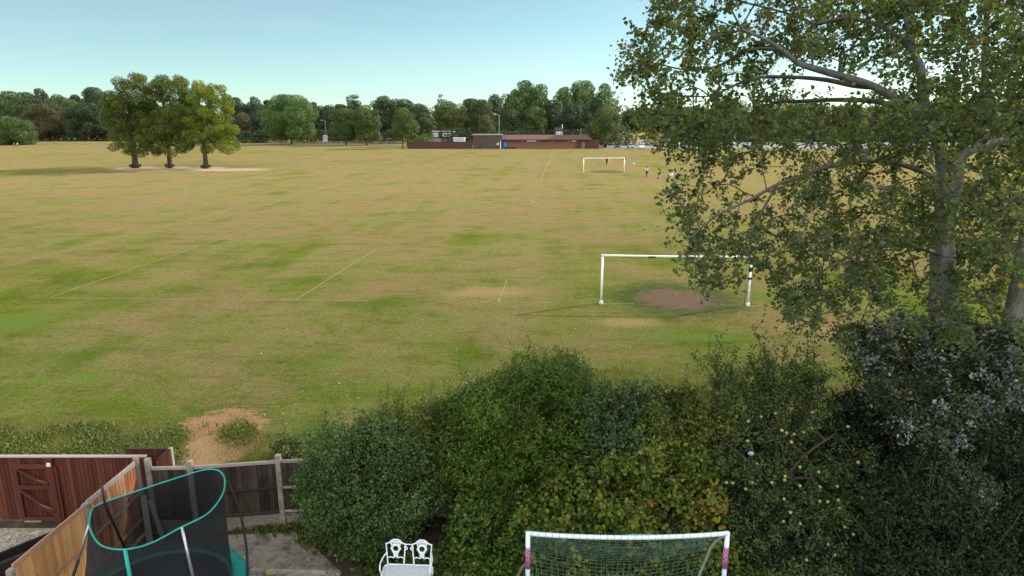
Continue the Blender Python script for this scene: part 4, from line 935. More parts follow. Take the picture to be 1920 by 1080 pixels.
# ================================================================== TRAMPOLINE
tc = Vector((-6.22, 10.36, 0)); t = thing('trampoline', 'round trampoline with leaning teal-rimmed black safety net', 'trampoline', tc)
Zp, Ro, Ri = .75, 1.50, 1.20
bm = BM(); lathe(bm, [(Ri - .02, Zp - .02), (Ri, Zp + .015), ((Ro + Ri) / 2, Zp + .045), (Ro - .02, Zp + .02), (Ro + .02, Zp - .07), (Ro, Zp - .09), (Ri, Zp - .03)], 48); obj('edge_pad', bm, M['teal'], t, True)
MAT_T = plain('trampoline_mat', (.022, .024, .03), .75, var=.15, scale=14)
bm = BM(); bmesh.ops.create_circle(bm, cap_ends=True, radius=Ri + .01, segments=48, matrix=Matrix.Translation((0, 0, Zp - .045))); obj('jumping_mat', bm, MAT_T, t)
bm = BM(); ring = [(Ro * .97 * math.cos(a), Ro * .97 * math.sin(a), Zp - .08) for a in np.arange(0, 6.28, .2618)]; tube(bm, ring, .025, 8, True); obj('frame_ring', bm, M['steel'], t, True)
for k in range(4):
    a = k * math.pi / 2 + .5; bm = BM(); tube(bm, [(Ro * .95 * math.cos(a - .2), Ro * .95 * math.sin(a - .2), Zp - .1), (Ro * math.cos(a - .2), Ro * math.sin(a - .2), .03), (Ro * math.cos(a + .2), Ro * math.sin(a + .2), .03), (Ro * .95 * math.cos(a + .2), Ro * .95 * math.sin(a + .2), Zp - .1)], .022, 8); obj('leg', bm, M['steel'], t, True)
rp = [(500, 570), (530, 545), (590, 520), (650, 500), (800, 450), (1000, 385), (1100, 355), (1165, 349), (1205, 365), (1226, 405), (1220, 470), (1180, 540), (1120, 600), (1010, 655), (960, 680), (850, 740), (750, 775), (650, 787), (560, 768), (512, 720), (487, 650)]
rp = [(x * .34375, 760 + y * .34375) for x, y in rp]
ring = [G(u, v, 2.42 + (1030 - v) / 150 * .30) - tc for u, v in rp]; ring = smooth_path(ring, 3, True)
front = [p for p in ring]
bm = BM(); tube(bm, ring, .014, 10, True); obj('net_ring', bm, M['teal'], t, True)
NET = N('trampoline_net'); tr = NET.n('BsdfTransparent'); NET.done((.012, .014, .018), .9)
mx = NET.n('MixShader', Fac=.80, i1=tr, i2=NET.b); NET.t.links.new(mx.outputs[0], NET.out.inputs[0])
bm = BM(); nR = len(ring); cols = []
cx = sum(p.x for p in ring) / nR; cy = sum(p.y for p in ring) / nR
angs = [math.atan2(p.y - cy, p.x - cx) for p in ring]
for p, a in zip(ring, angs):
    q = Vector((Ri * 1.03 * math.cos(a), Ri * 1.03 * math.sin(a), Zp + .02)); col = []
    for k in range(9):
        s_ = k / 8; v = p.lerp(q, s_); pull = math.sin(math.pi * s_) * (.05 + .035 * math.sin(5 * a + s_ * 3)); v.x -= math.cos(a) * pull; v.y -= math.sin(a) * pull; col.append(bm.verts.new(v))
    cols.append(col)
for i in range(nR):
    A, B = cols[i], cols[(i + 1) % nR]
    for k in range(8): bm.faces.new((A[k], A[k + 1], B[k + 1], B[k]))
obj('safety_net', bm, NET.m, t, True)
def nearest(u, v): return min(ring, key=lambda p: (p + tc - G(u, v, 2.5)).length)
bm = BM(); a = nearest(340, 988); b = Vector((Ro * 1.0 * math.cos(-.62), Ro * 1.0 * math.sin(-.62), .62)); md = a.lerp(b, .52)
tube(bm, [a, md], .024, 8); obj('pole', bm, M['steel'], t, True); bm = BM(); tube(bm, [md, b], .030, 8); obj('pole_sleeve', bm, M['black'], t, True)
bm = BM(); a = nearest(166, 982); b = Vector((-Ro * .99, -.45, .5)); md = a.lerp(b, .35); tube(bm, [a, md], .020, 8); obj('pole', bm, M['steel'], t, True); bm = BM(); tube(bm, [md, b], .028, 8); obj('pole_sleeve', bm, M['black'], t, True)
bm = BM(); a = nearest(232, 1030); b = Vector((a.x + .10, a.y - .1, .9)); tube(bm, [a, a.lerp(b, .6)], .030, 8); tube(bm, [a.lerp(b, .58), b + Vector((.05, 0, 0))], .02, 8); tube(bm, [a.lerp(b, .58), b - Vector((.05, 0, 0))], .02, 8); obj('pole', bm, M['teal'], t, True)
bm = BM(); a = nearest(424, 905); b = Vector((Ro * .96, .35, .7)); tube(bm, smooth_path([a, a.lerp(b, .3) + Vector((.12, .05, 0)), a.lerp(b, .7) + Vector((.10, .05, 0)), b]), .022, 8); obj('pole', bm, M['black'], t, True)
bm = BM(); a = nearest(198, 945) + Vector((0, 0, .32)); b = Vector((-.95, .9, .7)); tube(bm, [a, a - Vector((0, 0, .35)), b], .022, 8); obj('pole', bm, M['black'], t, True)

# ================================================================== GARDEN GOAL
gl, gr = PY(990, 1000, 10.62), PY(1364, 1001, 10.62); h = gl.z; o = Vector(((gl.x + gr.x) / 2, 10.62, 0))
t = thing('garden_goal', 'white garden goal with sagging bar, green net and pink tape, in front of the shrubs', 'goal', o)
hw = (gr.x - gl.x) / 2; r_ = .042
GP = plain('goal_plastic', (.60, .70, .78), .35, var=.06, spec=.5)
bm = BM(); pts = [Vector((-hw + 2 * hw * k / 14, 0, h - .085 * math.sin(math.pi * k / 14) ** .8)) for k in range(15)]; tube(bm, pts, r_, 12); cb = obj('crossbar', bm, GP, t, True)
bm = BM()
hx = []
for k in range(0, 30 * 10):
    q = k / 300; a = 2 * math.pi * (q * 29); hx.append((-hw + 2 * hw * q + (.035 * math.sin(a) if 1 else 0), (r_ + .003) * math.cos(a), h - .085 * math.sin(math.pi * q) ** .8 + (r_ + .003) * math.sin(a)))
tube(bm, hx, .0035, 4)
obj('net_lacing', bm, M['dull_grey'], cb)
PINK = plain('pink_tape', (.46, .17, .35), .6, var=.3, scale=20); INK = plain('dark_ink', (.09, .02, .10), .6)
for s_ in (-1, 1):
    bm = BM(); tube(bm, [(s_ * hw, 0, -.0), (s_ * hw, 0, h + .03)], r_, 12); po = obj('post', bm, GP, t, True)
    bm = BM(); tube(bm, [(s_ * hw, 0, h - .26), (s_ * hw, 0, h - .70)], r_ + .003, 12); tp = obj('tape', bm, PINK, po, True)
    bm = BM()
    for j in range(9):
        z = h - .30 - j * .043; q = random.uniform(-.4, .4)
        tube(bm, [(s_ * hw + (r_ + .006) * math.sin(a), -(r_ + .006) * math.cos(a), z + .02 * math.sin(a * 3 + q * 4)) for a in np.arange(-1.1 + q, 1.0 + q, .3)], .004, 4)
    obj('scribble', bm, INK, tp)
    bm = BM()
    if s_ > 0: pts = smooth_path([PY(u, v, y) - o for u, v, y in ((1362, 1003, 10.64), (1346, 1012, 10.72), (1333, 1026, 10.82), (1325, 1046, 10.9), (1316, 1066, 10.98), (1308, 1088, 11.05), (1300, 1120, 11.15))] )
    else: pts = smooth_path([(-hw, .02, h - .62), (-hw - .10, .35, h - .95), (-hw - .22, .9, .05)])
    tube(bm, pts, .026, 8); obj('stanchion', bm, M['dull_grey'], t, True)
bm = BM()
def gnet(u_, w_):        # net surface: u_ across, w_ 0..1 from the bar down to the ground behind
    x = (-hw + 2 * hw * u_) * (1 - .12 * w_); top = h - .085 * math.sin(math.pi * u_) ** .8
    y = .05 + .85 * min(1, w_ * 1.5) - .1 * math.sin(math.pi * u_) * w_; z = top - .16 * math.sin(math.pi * u_) * min(1, w_ * 5) - (w_ ** 1.25) * top * .93
    return Vector((x, y, max(.04, z)))
for k in range(0, 31): tube(bm, [gnet(k / 30, w_) for w_ in np.linspace(0, 1, 12)], .0032, 3, cap=False)
for k in range(0, 24): tube(bm, [gnet(u_, k / 23) for u_ in np.linspace(0, 1, 16)], .0032, 3, cap=False)
for s_ in (0, 1):
    for k in range(1, 10):
        zq = h * k / 10; e = [gnet(s_, w_) for w_ in np.linspace(0, 1, 30)]; q = min(e, key=lambda p: abs(p.z - zq)); tube(bm, [((-hw, hw)[s_], .03, zq), q], .0032, 3, cap=False)
obj('net', bm, plain('green_net', (.10, .19, .16), .8), t)
bm = BM(); tube(bm, [(-hw + .3, .03, h - .03), (-.45, .25, h - .25), (.2, .3, h - .22), (.55, .3, h - .23), (hw - .1, .05, h - .04)], .007, 5); obj('cord', bm, plain('blue_cord', (.25, .4, .42), .6), t)

# ================================================================== WHITE BENCH
bc = PY(762, 1050, 11.36); t = thing('ornate_bench', 'white cast-metal bench with two shield-shaped pierced backs', 'bench', (bc.x, 11.36, 0), R(-3))
CI = plain('white_cast_metal', (.66, .69, .76), .4, var=.05, spec=.4)
zs, zt2 = .42, .93
for cx_ in (-.255, .255):
    def B(pts, r=.012, cl=False, bm=None): tube(bm, smooth_path([(cx_ + x, .20 + (z - zs) * .14, z) for x, z in pts], 5, cl), r, 7, cl)
    bm = BM(); q = 1
    B([(-.155, zs), (-.17, .62), (-.185, .80), (-.19, .845), (-.165, .85), (-.12, .875), (-.06, .925), (0, .935), (.06, .925), (.12, .875), (.165, .85), (.19, .845), (.185, .80), (.17, .62), (.155, zs)], .014, bm=bm)
    B([(-.165, .56), (-.10, .585), (-.04, .57), (0, .60), (.04, .57), (.10, .585), (.165, .56)], .011, bm=bm)
    bk = obj('backrest', bm, CI, t, True)
    bm = BM()
    B([(.075 * math.cos(a) * (1 + .12 * math.cos(6 * a)), .755 + .075 * math.sin(a) * (1 + .12 * math.cos(6 * a))) for a in np.arange(0, 6.2, .35)], .022, True, bm)
    B([(-.07, .80), (-.085, .86), (-.05, .90), (0, .88), (.05, .90), (.085, .86), (.07, .80)], .016, bm=bm)
    B([(-.05, .90), (-.03, .83), (0, .85), (.03, .83), (.05, .90)], .012, bm=bm)
    B([(0, .885), (0, .925)], .014, bm=bm)
    for s_ in (-1, 1):
        B([(s_ * .05, .70), (s_ * .03, .64), (s_ * .035, .60), (0, .60)], .015, bm=bm); B([(s_ * .01, .70), (s_ * .012, .62)], .014, bm=bm); B([(s_ * .08, .86), (s_ * .12, .87)], .010, bm=bm)
    obj('splat', bm, CI, bk, True)
bm = BM()
for pts in ([(-.09, .77), (-.06, .83), (0, .845), (.06, .83), (.09, .77)], [(-.07, .80), (-.03, .77), (-.045, .74), (-.075, .75)], [(.07, .80), (.03, .77), (.045, .74), (.075, .75)]):
    tube(bm, smooth_path([(x, .20 + (z - zs) * .14, z) for x, z in pts], 4), .011, 6)
obj('centre_scroll', bm, CI, t, True)
# pierced seat: lattice of rings inside a lobed rim
bm = BM()
def seat_y(x): return -.20 - .035 * math.cos((abs(x) - .25) * 7)
rim = [(-.44, .2), (-.46, .0), (-.42, -.17), (-.25, -.24), (-.08, -.19), (0, -.17), (.08, -.19), (.25, -.24), (.42, -.17), (.46, 0), (.44, .2), (.15, .22), (-.15, .22)]
tube(bm, smooth_path([(x, y, zs) for x, y in rim], 4, True), .016, 7, True); st = obj('seat', bm, CI, t, True)
bm = BM()
for ix in range(-11, 12):
    for iy in range(-6, 6):
        x, y = ix * .040 + (iy % 2) * .02, iy * .036
        if in_poly(rim, x, y): lathe(bm, [(.0115, zs - .003), (.0205, zs - .003), (.0205, zs + .004), (.0115, zs + .004), (.0115, zs - .003)], 6, (x, y, 0))
obj('pierced_panel', bm, CI, st)
for s_ in (-1, 1):
    bm = BM(); tube(bm, smooth_path([(s_ * .435, .25, .66), (s_ * .475, .1, .65), (s_ * .485, -.08, .64), (s_ * .47, -.18, .58), (s_ * .46, -.15, .50), (s_ * .45, -.16, zs)]), .015, 7); obj('armrest', bm, CI, t, True)
    for yy in (-.18, .2):
        bm = BM(); tube(bm, smooth_path([(s_ * .42, yy, zs), (s_ * .45, yy * 1.15, .28), (s_ * .42, yy * 1.1, .12), (s_ * .46, yy * 1.25, .01)]), [.02] * 8 + [.013] * 11, 7); obj('leg', bm, CI, t, True)
# ================================================================== THE BIG POPLARS
LV = leaf_mat('poplar_leaves', [(0, (0.035, 0.067, 0.022)), (.42, (0.092, 0.151, 0.041)), (.62, (0.163, 0.224, 0.062)), (.78, (0.231, 0.204, 0.046)), (.92, (0.353, 0.217, 0.046)), (1, (0.380, 0.477, 0.358))], .40, .7, (.10, .125, .065), spec=.08)
SILV = leaf_mat('silver_poplar_leaves', [(0, (.018, .032, .014)), (.48, (.040, .066, .026)), (.62, (.11, .09, .03)), (.76, (.12, .155, .15)), (1, (.29, .35, .36))], .2, .6, spec=.15)
def limb(pts, r0, r1, at='near'): return ([PY(u, v, Y) for u, v, Y in pts], r0, r1, at)
def build_grown(root, P, par, rad, skip, bark, split=.05):
    k = (par >= 0)
    rad = rad.copy(); rad[:skip] *= .8
    link('branches', prisms('branches', P[par[k]], P[k], np.minimum(rad[par[k]], rad[k] * 1.35), rad[k], 5), M['bark'], root)
def foliage(name, P, par, ends, per, spread, size, aspect, mat, root, rng, up=.35, tshift=.0, blown=0.0):
    pts, nrm, tt, sa, sb = [], [], [], [], []
    for e in ends:
        a, b = P[e], P[par[e]] if par[e] >= 0 else P[e]
        L = a - b; k = max(2, int(per * rng.uniform(.4, 1.6))); L = L / (np.linalg.norm(L) + 1e-6)
        # two or three hanging sprays per twig, leaves set along each
        ns = int(rng.integers(2, 5)); q = []
        for j in range(ns):
            d = L * rng.uniform(.3, 1.0) + rng.normal(0, .55, 3) + np.array([0, 0, -rng.uniform(.1, .9)]); d *= rng.uniform(.22, .55) / np.linalg.norm(d)
            m = d * .5 + np.array([0, 0, .05]); sa += [a, a + m]; sb += [a + m, a + d]
            s = rng.uniform(.1, 1.1, max(1, k // ns))[:, None]; q.append(a + d * s + np.array([0, 0, .05]) * np.sin(np.pi * np.minimum(s, 1)) + rng.normal(0, spread, (len(s), 3)))
        q = np.concatenate(q); k = len(q)
        pts.append(q); n = rng.normal(0, 1, (k, 3)); n[:, 2] = np.abs(n[:, 2]) * .8 + up; nrm.append(n)
        tt.append(rng.uniform(.58, 1, k) if rng.uniform() < blown else np.clip(rng.uniform(0, 1, k) * .62 + rng.uniform(-.10, .34 if not blown else .1) + tshift, 0, 1))
    link('sprays', prisms('sprays', np.array(sa), np.array(sb), np.full(len(sa), .0038), np.full(len(sa), .0025), 3), M['dark_bark'], root)
    return link(name, leaves(name, np.concatenate(pts), np.concatenate(nrm), size, aspect, rng, np.concatenate(tt), 2), mat, root)

def poplar(label, base_u, Y, limbs, poly, gaps, n, rng, extra, per, loc_u=None):
    limbs_uv = [([(u, v) for u, v in MAIN.get(base_u, {}).get(i, [])],) for i in range(len(MAIN.get(base_u, {})))]
    trunk = limbs[0]; b = trunk[0][0]; root = thing('poplar_tree', label, 'tree', (b.x, b.y, 0), 0, None); o = np.array([b.x, b.y, 0])
    T = []
    for u, v in sample(poly, n, rng, gaps):
        x = (u - base_u) * Y / FPX; half = 4.6 * math.sqrt(max(.12, 1 - (x / 9.5) ** 2))
        near = 0
        for pts, *_ in limbs_uv:
            for (ua, va), (ub, vb) in zip(pts, pts[1:]):
                t_ = max(0, min(1, ((u - ua) * (ub - ua) + (v - va) * (vb - va)) / ((ub - ua) ** 2 + (vb - va) ** 2 + 1e-6)))
                if math.hypot(u - ua - t_ * (ub - ua), v - va - t_ * (vb - va)) < 20: near = 1
        q = PY(u, v, Y + (rng.uniform(half * .15, half) if near else rng.uniform(-half * .9, half)))
        # boughs with air between them
        cl = math.sin(q.x * 2.3 + 1.3 * math.sin(q.z * 1.9)) + math.sin(q.y * 1.7 + q.z * 2.6 + 1.1 * math.sin(q.x * 1.4))
        if cl < -.55 and rng.uniform() < .8: continue
        T.append(q)
    T += [Vector(p) for p in extra]
    T = np.array([tuple(p) for p in T]); T = T[T[:, 2] > 1.0] - o
    L2 = [([p - Vector(o) for p in pts], r0, r1, at) for pts, r0, r1, at in limbs]
    P, par, rad, ends = grow(L2, T, rng, .0045, .06, .28, .43)
    nl = 0; me_l = []
    bm = BM()
    for i, (pts, r0, r1, at) in enumerate(L2):
        sp = smooth_path(pts, 5); m = len(sp)
        rr = [r0 + (r1 - r0) * k / (m - 1) for k in range(m)]
        if i == 0:
            tube(bm, sp, rr, 14); nl = m; obj('trunk', bm, M['poplar_bark'], root, True)
        else:
            b2 = BM(); tube(b2, sp, rr, 9); obj('limb', b2, M['poplar_bark'] if r0 > .07 else M['bark'], root, True)
    tot = 5 * (sum(len(l[0]) for l in L2) - len(L2)) + len(L2)
    build_grown(root, P, par, rad, tot - (len(L2) - 1), M['poplar_bark'], .03)
    foliage('crown', P, par, ends, per, .062, .090, .85, LV, root, rng)
    return root
rng = np.random.default_rng(21)
MAIN = {1768: {0: [(1768, 490), (1768, 425)], 1: [], 2: [(1669, 179), (1560, 138), (1488, 112), (1433, 73)], 3: [(1580, 167), (1547, 149), (1425, 145)], 4: [], 5: [(1572, 187), (1450, 193)], 6: [(1551, 313), (1458, 346), (1343, 405)], 7: [(1870, 268), (1914, 258)], 8: [(1584, 35), (1506, 35)]}, 1930: {0: [(1888, 690), (1920, 520)]}}
TY = 16.3
limbs = [
 limb([(1762, 760, TY), (1768, 640, TY), (1768, 520, TY), (1768, 430, TY), (1785, 340, TY), (1790, 300, TY)], .35, .20, None),
 limb([(1772, 400, TY), (1765, 300, TY - .2), (1748, 235, TY - .3), (1731, 185, TY - .3), (1726, 130, TY - .4), (1712, 95, TY - .4), (1700, 20, TY - .5), (1690, -120, TY - .5)], .15, .06),
 limb([(1748, 240, TY - .3), (1714, 208, TY - .5), (1669, 179, TY - .8), (1625, 157, TY - 1.1), (1560, 138, TY - 1.4), (1506, 122, TY - 1.6), (1488, 112, TY - 1.7), (1466, 94, TY - 1.9), (1433, 73, TY - 2.2), (1390, 55, TY - 2.4)], .11, .025),
 limb([(1488, 112, TY - 1.7), (1455, 93, TY - 1.6), (1400, 95, TY - 1.5), (1350, 122, TY - 1.4), (1295, 132, TY - 1.3), (1235, 120, TY - 1.2)], .045, .012),
 limb([(1640, 163, TY - 1.0), (1600, 160, TY - .9), (1550, 150, TY - .6), (1494, 145, TY - .3), (1425, 145, TY), (1384, 157, TY + .3), (1330, 180, TY + .5), (1260, 178, TY + .8)], .065, .012),
 limb([(1700, 205, TY - .4), (1640, 190, TY + .3), (1572, 187, TY + .9), (1498, 190, TY + 1.3), (1450, 193, TY + 1.6), (1400, 222, TY + 1.8), (1330, 250, TY + 2), (1250, 250, TY + 2.2)], .07, .014),
 limb([(1776, 350, TY), (1720, 318, TY - 1), (1640, 300, TY - 1.8), (1551, 313, TY - 2.4), (1506, 330, TY - 2.7), (1458, 346, TY - 2.9), (1405, 375, TY - 3.1), (1343, 405, TY - 3.2), (1290, 450, TY - 3.2)], .065, .014),
 limb([(1458, 346, TY - 2.9), (1432, 390, TY - 3), (1410, 430, TY - 3), (1380, 490, TY - 3)], .03, .01),
 limb([(1790, 310, TY), (1805, 292, TY), (1832, 277, TY + .2), (1870, 266, TY + .5), (1914, 258, TY + .8), (2010, 240, TY + 1.2), (2120, 200, TY + 1.5)], .12, .06),
 limb([(1835, 275, TY + .2), (1848, 245, TY + .4), (1852, 200, TY + .5), (1846, 120, TY + .7), (1850, 20, TY + .8), (1840, -150, TY + 1)], .11, .05),
 limb([(1712, 95, TY - .4), (1650, 48, TY), (1584, 35, TY + .4), (1531, 45, TY + .7), (1506, 35, TY + .9), (1458, 20, TY + 1.2), (1380, 0, TY + 1.5), (1280, -30, TY + 1.8)], .055, .014),
 limb([(1770, 480, TY), (1700, 460, TY - 1.4), (1620, 470, TY - 2.2), (1540, 510, TY - 2.8), (1480, 560, TY - 3)], .06, .012),
 limb([(1770, 430, TY), (1720, 420, TY + 1.4), (1650, 400, TY + 2.6), (1560, 400, TY + 3.4)], .06, .012),
 limb([(1700, 20, TY - .5), (1600, -80, TY - .4), (1450, -160, TY), (1320, -140, TY + .6)], .06, .015),
]
poly = [(1225, -140), (1232, 20), (1196, 60), (1180, 92), (1168, 130), (1150, 156), (1190, 160), (1215, 190), (1190, 215), (1202, 262), (1216, 298), (1190, 304), (1226, 322), (1250, 345), (1272, 365), (1264, 430), (1298, 440), (1290, 490), (1330, 540), (1372, 560), (1398, 520), (1404, 470), (1440, 500), (1455, 545), (1480, 590), (1530, 640), (1590, 645), (1640, 600), (1720, 620), (1800, 640), (1925, 640), (1940, -140)]
gaps = [(1500, 130, 62, 24, .10), (1590, 150, 60, 34, .12), (1650, 130, 45, 40, .2), (1545, 178, 60, 20, .2), (1425, 325, 45, 42, .10), (1400, 385, 26, 50, .25), (1470, 400, 30, 25, .4), (1300, 160, 70, 30, .45), (1235, 90, 25, 30, .5), (1680, 560, 80, 60, .35), (1860, 560, 60, 70, .4), (1530, 600, 60, 40, .5), (1240, 290, 40, 30, .5), (1214, 325, 30, 30, 0.0), (1190, 275, 34, 30, 0.0), (1262, 330, 16, 14, .1), (1330, 300, 40, 30, .55), (1640, 190, 40, 20, .3), (1800, 160, 40, 30, .4), (1450, 450, 30, 30, .5)]
ex = [(rng.uniform(12.0, 17.5), rng.uniform(12.5, 20.5), rng.uniform(4.5, 15.5)) for _ in range(420)]
poplar('huge pale-trunked poplar in the right foreground with arching limbs', 1768, TY, limbs, poly, gaps, 2200, rng, ex, 42)
# second poplar: pale trunk leaning at the right edge
Y2 = 15.2
limbs2 = [limb([(1872, 790, Y2), (1888, 690, Y2), (1905, 610, Y2), (1920, 520, Y2), (1940, 400, Y2), (1960, 250, Y2 + .2), (1990, 50, Y2 + .4), (2000, -150, Y2 + .5)], .36, .10, None),
 limb([(1922, 510, Y2), (1890, 492, Y2 - .3), (1858, 494, Y2 - .5), (1830, 520, Y2 - .6)], .04, .014),
 limb([(1942, 390, Y2), (1908, 378, Y2 - .3), (1880, 350, Y2 - .6), (1850, 330, Y2 - .8)], .07, .02),
 limb([(1900, 630, Y2), (1870, 610, Y2 - .2), (1840, 560, Y2 - .3), (1800, 545, Y2 - .3)], .03, .01)]
poly2 = [(1840, 300), (1800, 420), (1790, 520), (1810, 600), (1800, 660), (1930, 680), (2060, 640), (2160, 400), (2160, -200), (1900, -200), (1880, 100)]
ex = [(rng.uniform(12.5, 18.5), rng.uniform(10.5, 19), rng.uniform(5, 16)) for _ in range(380)]
poplar('second poplar with a leaning pale trunk at the right edge', 1930, Y2, limbs2, poly2, [(1860, 560, 50, 60, .35), (1890, 470, 40, 50, .5)], 480, rng, ex, 34)

# ================================================================== SHRUBS OF THE GARDEN
SH = {
 'privet': leaf_mat('privet_leaves', [(0, (.042, .076, .024)), (.6, (.098, .158, .050)), (1, (.19, .245, .09))], .32, .5, spec=.08),
 'willow': leaf_mat('narrow_leaves', [(0, (0.037, 0.071, 0.012)), (.6, (0.091, 0.152, 0.022)), (1, (0.177, 0.244, 0.037))], .35, .5, spec=.15),
 'rose': leaf_mat('blue_green_leaves', [(0, (0.032, 0.063, 0.024)), (.6, (0.076, 0.128, 0.051)), (.9, (0.134, 0.207, 0.098)), (1, (0.232, 0.146, 0.037))], .3, .5, spec=.08),
 'vine': leaf_mat('yellow_green_leaves', [(0, (0.037, 0.063, 0.012)), (.5, (0.104, 0.144, 0.022)), (.85, (0.195, 0.213, 0.032)), (1, (0.317, 0.122, 0.037))], .35, .5, spec=.15),
 'apple': leaf_mat('apple_leaves', [(0, (0.032, 0.063, 0.017)), (.6, (0.085, 0.134, 0.034)), (1, (0.195, 0.232, 0.079))], .35, .6, (.085, .12, .045), spec=.06),
 'darkest': leaf_mat('holly_dark_leaves', [(0, (.010, .018, .009)), (.7, (.026, .042, .018)), (.97, (.050, .075, .034)), (1, (.1, .12, .08))], .2, .5, spec=.15),
 'bramble': leaf_mat('bramble_leaves', [(0, (0.029, 0.059, 0.012)), (.6, (0.079, 0.137, 0.027)), (.95, (0.159, 0.220, 0.043)), (1, (0.317, 0.195, 0.037))], .33, .5, spec=.08),
 'weed': leaf_mat('nettle_leaves', [(0, (.05, .075, .016)), (.6, (.105, .145, .03)), (1, (.19, .20, .065))], .35, .6),
 'straw': leaf_mat('dry_grass_blades', [(0, (.08, .10, .02)), (.6, (.17, .17, .045)), (1, (.30, .25, .10))], .35, .7),
}
def shrub(name, label, cat, poly, Y0, Y1, n, rad, size, aspect, mat, seed, per=None, group=None, sprigs=0, sprig_h=.5, wood='bark', zmin=.12, vslope=True, dens=1.0, sprig_poly=None):
    """foliage skin over many overlapping lumps that fill the plant between distances Y0 (front) and Y1 (back)"""
    rng = np.random.default_rng(seed); L = []; tries = 0; size *= 1.18
    vs = [p[1] for p in poly]; va, vb = min(vs), max(vs)
    while len(L) < n and tries < n * 60:
        tries += 1
        (u, v), = sample(poly, 1, rng); f = (v - va) / (vb - va)
        # upper edge belongs to the middle of the plant; the lower picture part is its near side
        ymid = Y1 - (Y1 - Y0) * (.35 + .55 * f) if vslope else (Y0 + Y1) / 2
        Y = min(Y1, max(Y0, ymid + rng.normal(0, (Y1 - Y0) * .20))); p = PY(u, v, Y); r = rng.uniform(*rad)
        if p.z < zmin: continue
        L.append((p.x, p.y, max(r * .6, p.z - r * .55), r))
    L = np.array(L); c = Vector((float(L[:, 0].mean()), float(L[:, 1].mean()), 0))
    root = thing(name, label, cat, c, 0, group); L[:, 0] -= c.x; L[:, 1] -= c.y
    P, Nn = lump_points(L, dens * 1.15 / (size * size * aspect), rng, .20, .72)
    ids = LAST_ID
    bulge = np.sin(P[:, 0] * 7 + 2 * np.sin(P[:, 2] * 5)) * np.sin(P[:, 2] * 8 + 3 * P[:, 1]) + .6 * np.sin(P[:, 0] * 17 + P[:, 1] * 13) * np.sin(P[:, 2] * 15)
    P = P + Nn * (bulge * .12)[:, None] + rng.normal(0, size * .8, P.shape); ok = P[:, 2] > .02; P, Nn = P[ok], Nn[ok]
    Nn = Nn * .6 + rng.normal(0, .55, Nn.shape) + np.array([0, 0, .35])
    lt_ = rng.normal(0, .20, len(L))[ids[ok]]; t = np.clip(.38 + lt_ + rng.normal(0, .20, len(P)), 0, 1)
    ex_p, ex_n, ex_t, segA, segB = [P], [Nn], [t], [], []
    # short leafy shoots all over the outside
    for k in range(int(len(L) * 5)):
        l = L[rng.integers(len(L))]; d = unit(rng.normal(size=(1, 3)) + np.array([[0, -.5, .55]]))[0]; a = l[:3] + d * l[3] * .75; h = rng.uniform(.10, .30) if rng.uniform() < .75 else rng.uniform(.3, .62)
        e = a + (d + np.array([0, 0, .35])) * h
        if a[2] < .1: continue
        segA += [l[:3], a]; segB += [a, e]; m = int(rng.uniform(9, 20) * (1 + 1.6 * max(0, h - .25))); s = rng.uniform(.15, 1.08, m)[:, None]; q = a + (e - a) * s + rng.normal(0, size * .55, (m, 3))
        ex_p.append(q); nn = rng.normal(0, .6, (m, 3)) + np.array([0, -.2, .7]); ex_n.append(nn); ex_t.append(np.clip(rng.uniform(.3, .75) + rng.normal(0, .15, m), 0, 1))
    for k in range(26):                          # bare dead twigs
        l = L[rng.integers(len(L))]; d = unit(rng.normal(size=(1, 3)) + np.array([[0, -.7, .5]]))[0]; a = l[:3]; b_ = a + d * (l[3] + rng.uniform(.05, .2)); e = b_ + (d + rng.normal(0, .5, 3)) * rng.uniform(.12, .35)
        segA += [a, b_]; segB += [b_, e]
    # free shoots that break the outline
    tops = L[np.argsort(-L[:, 2])][:max(4, len(L) // 2)]
    for k in range(sprigs):
        l = tops[rng.integers(len(tops))]; a = l[:3] + unit(rng.normal(size=(1, 3)))[0] * l[3] * .4
        d = rng.normal(0, .33, 3) + np.array([0, -.1, 1.0]); d /= np.linalg.norm(d); h = sprig_h * rng.uniform(.5, 1.25) + l[3]
        b = a + d * h * .55; e = b + (d + rng.normal(0, .25, 3)) * h * .45
        segA += [l[:3], a, b]; segB += [a, b, e]; m = int(h / size * 2.2 * (1 if size > .03 else .6)); s = rng.uniform(.25, 1, m)[:, None]
        q = np.where(s < .55, a + (b - a) * s / .55, b + (e - b) * (s - .55) / .45) + rng.normal(0, size * .55, (m, 3))
        ex_p.append(q); nn = rng.normal(0, 1, (m, 3)); nn[:, 2] = np.abs(nn[:, 2]); ex_n.append(nn); ex_t.append(np.clip(rng.uniform(.2, .9, m), 0, 1))
    link('foliage', leaves('foliage', np.concatenate(ex_p), np.concatenate(ex_n), size, aspect, rng, np.concatenate(ex_t), 2), SH[mat], root)
    # stems: every lump hangs on wood that rises from the ground
    st = [(np.array([rng.uniform(-.3, .3), rng.uniform(-.2, .2), 0.0])) for _ in range(5)]
    st = np.array(st); A, Bp = list(segA), list(segB); RA = [.006] * len(segA); RB = [.0035] * len(segB)
    for q_ in st[1:]: A.append(st[0]); Bp.append(q_); RA.append(.03); RB.append(.03)
    for l in L:
        s = st[rng.integers(5)]; m = s + (l[:3] - s) * .5 + np.array([0, 0, .15]); A += [s, m]; Bp += [m, l[:3]]; RA += [.028, .016]; RB += [.016, .007]
    link('stems', prisms('stems', np.array(A), np.array(Bp), np.array(RA), np.array(RB), 5), M[wood], root)
    return root
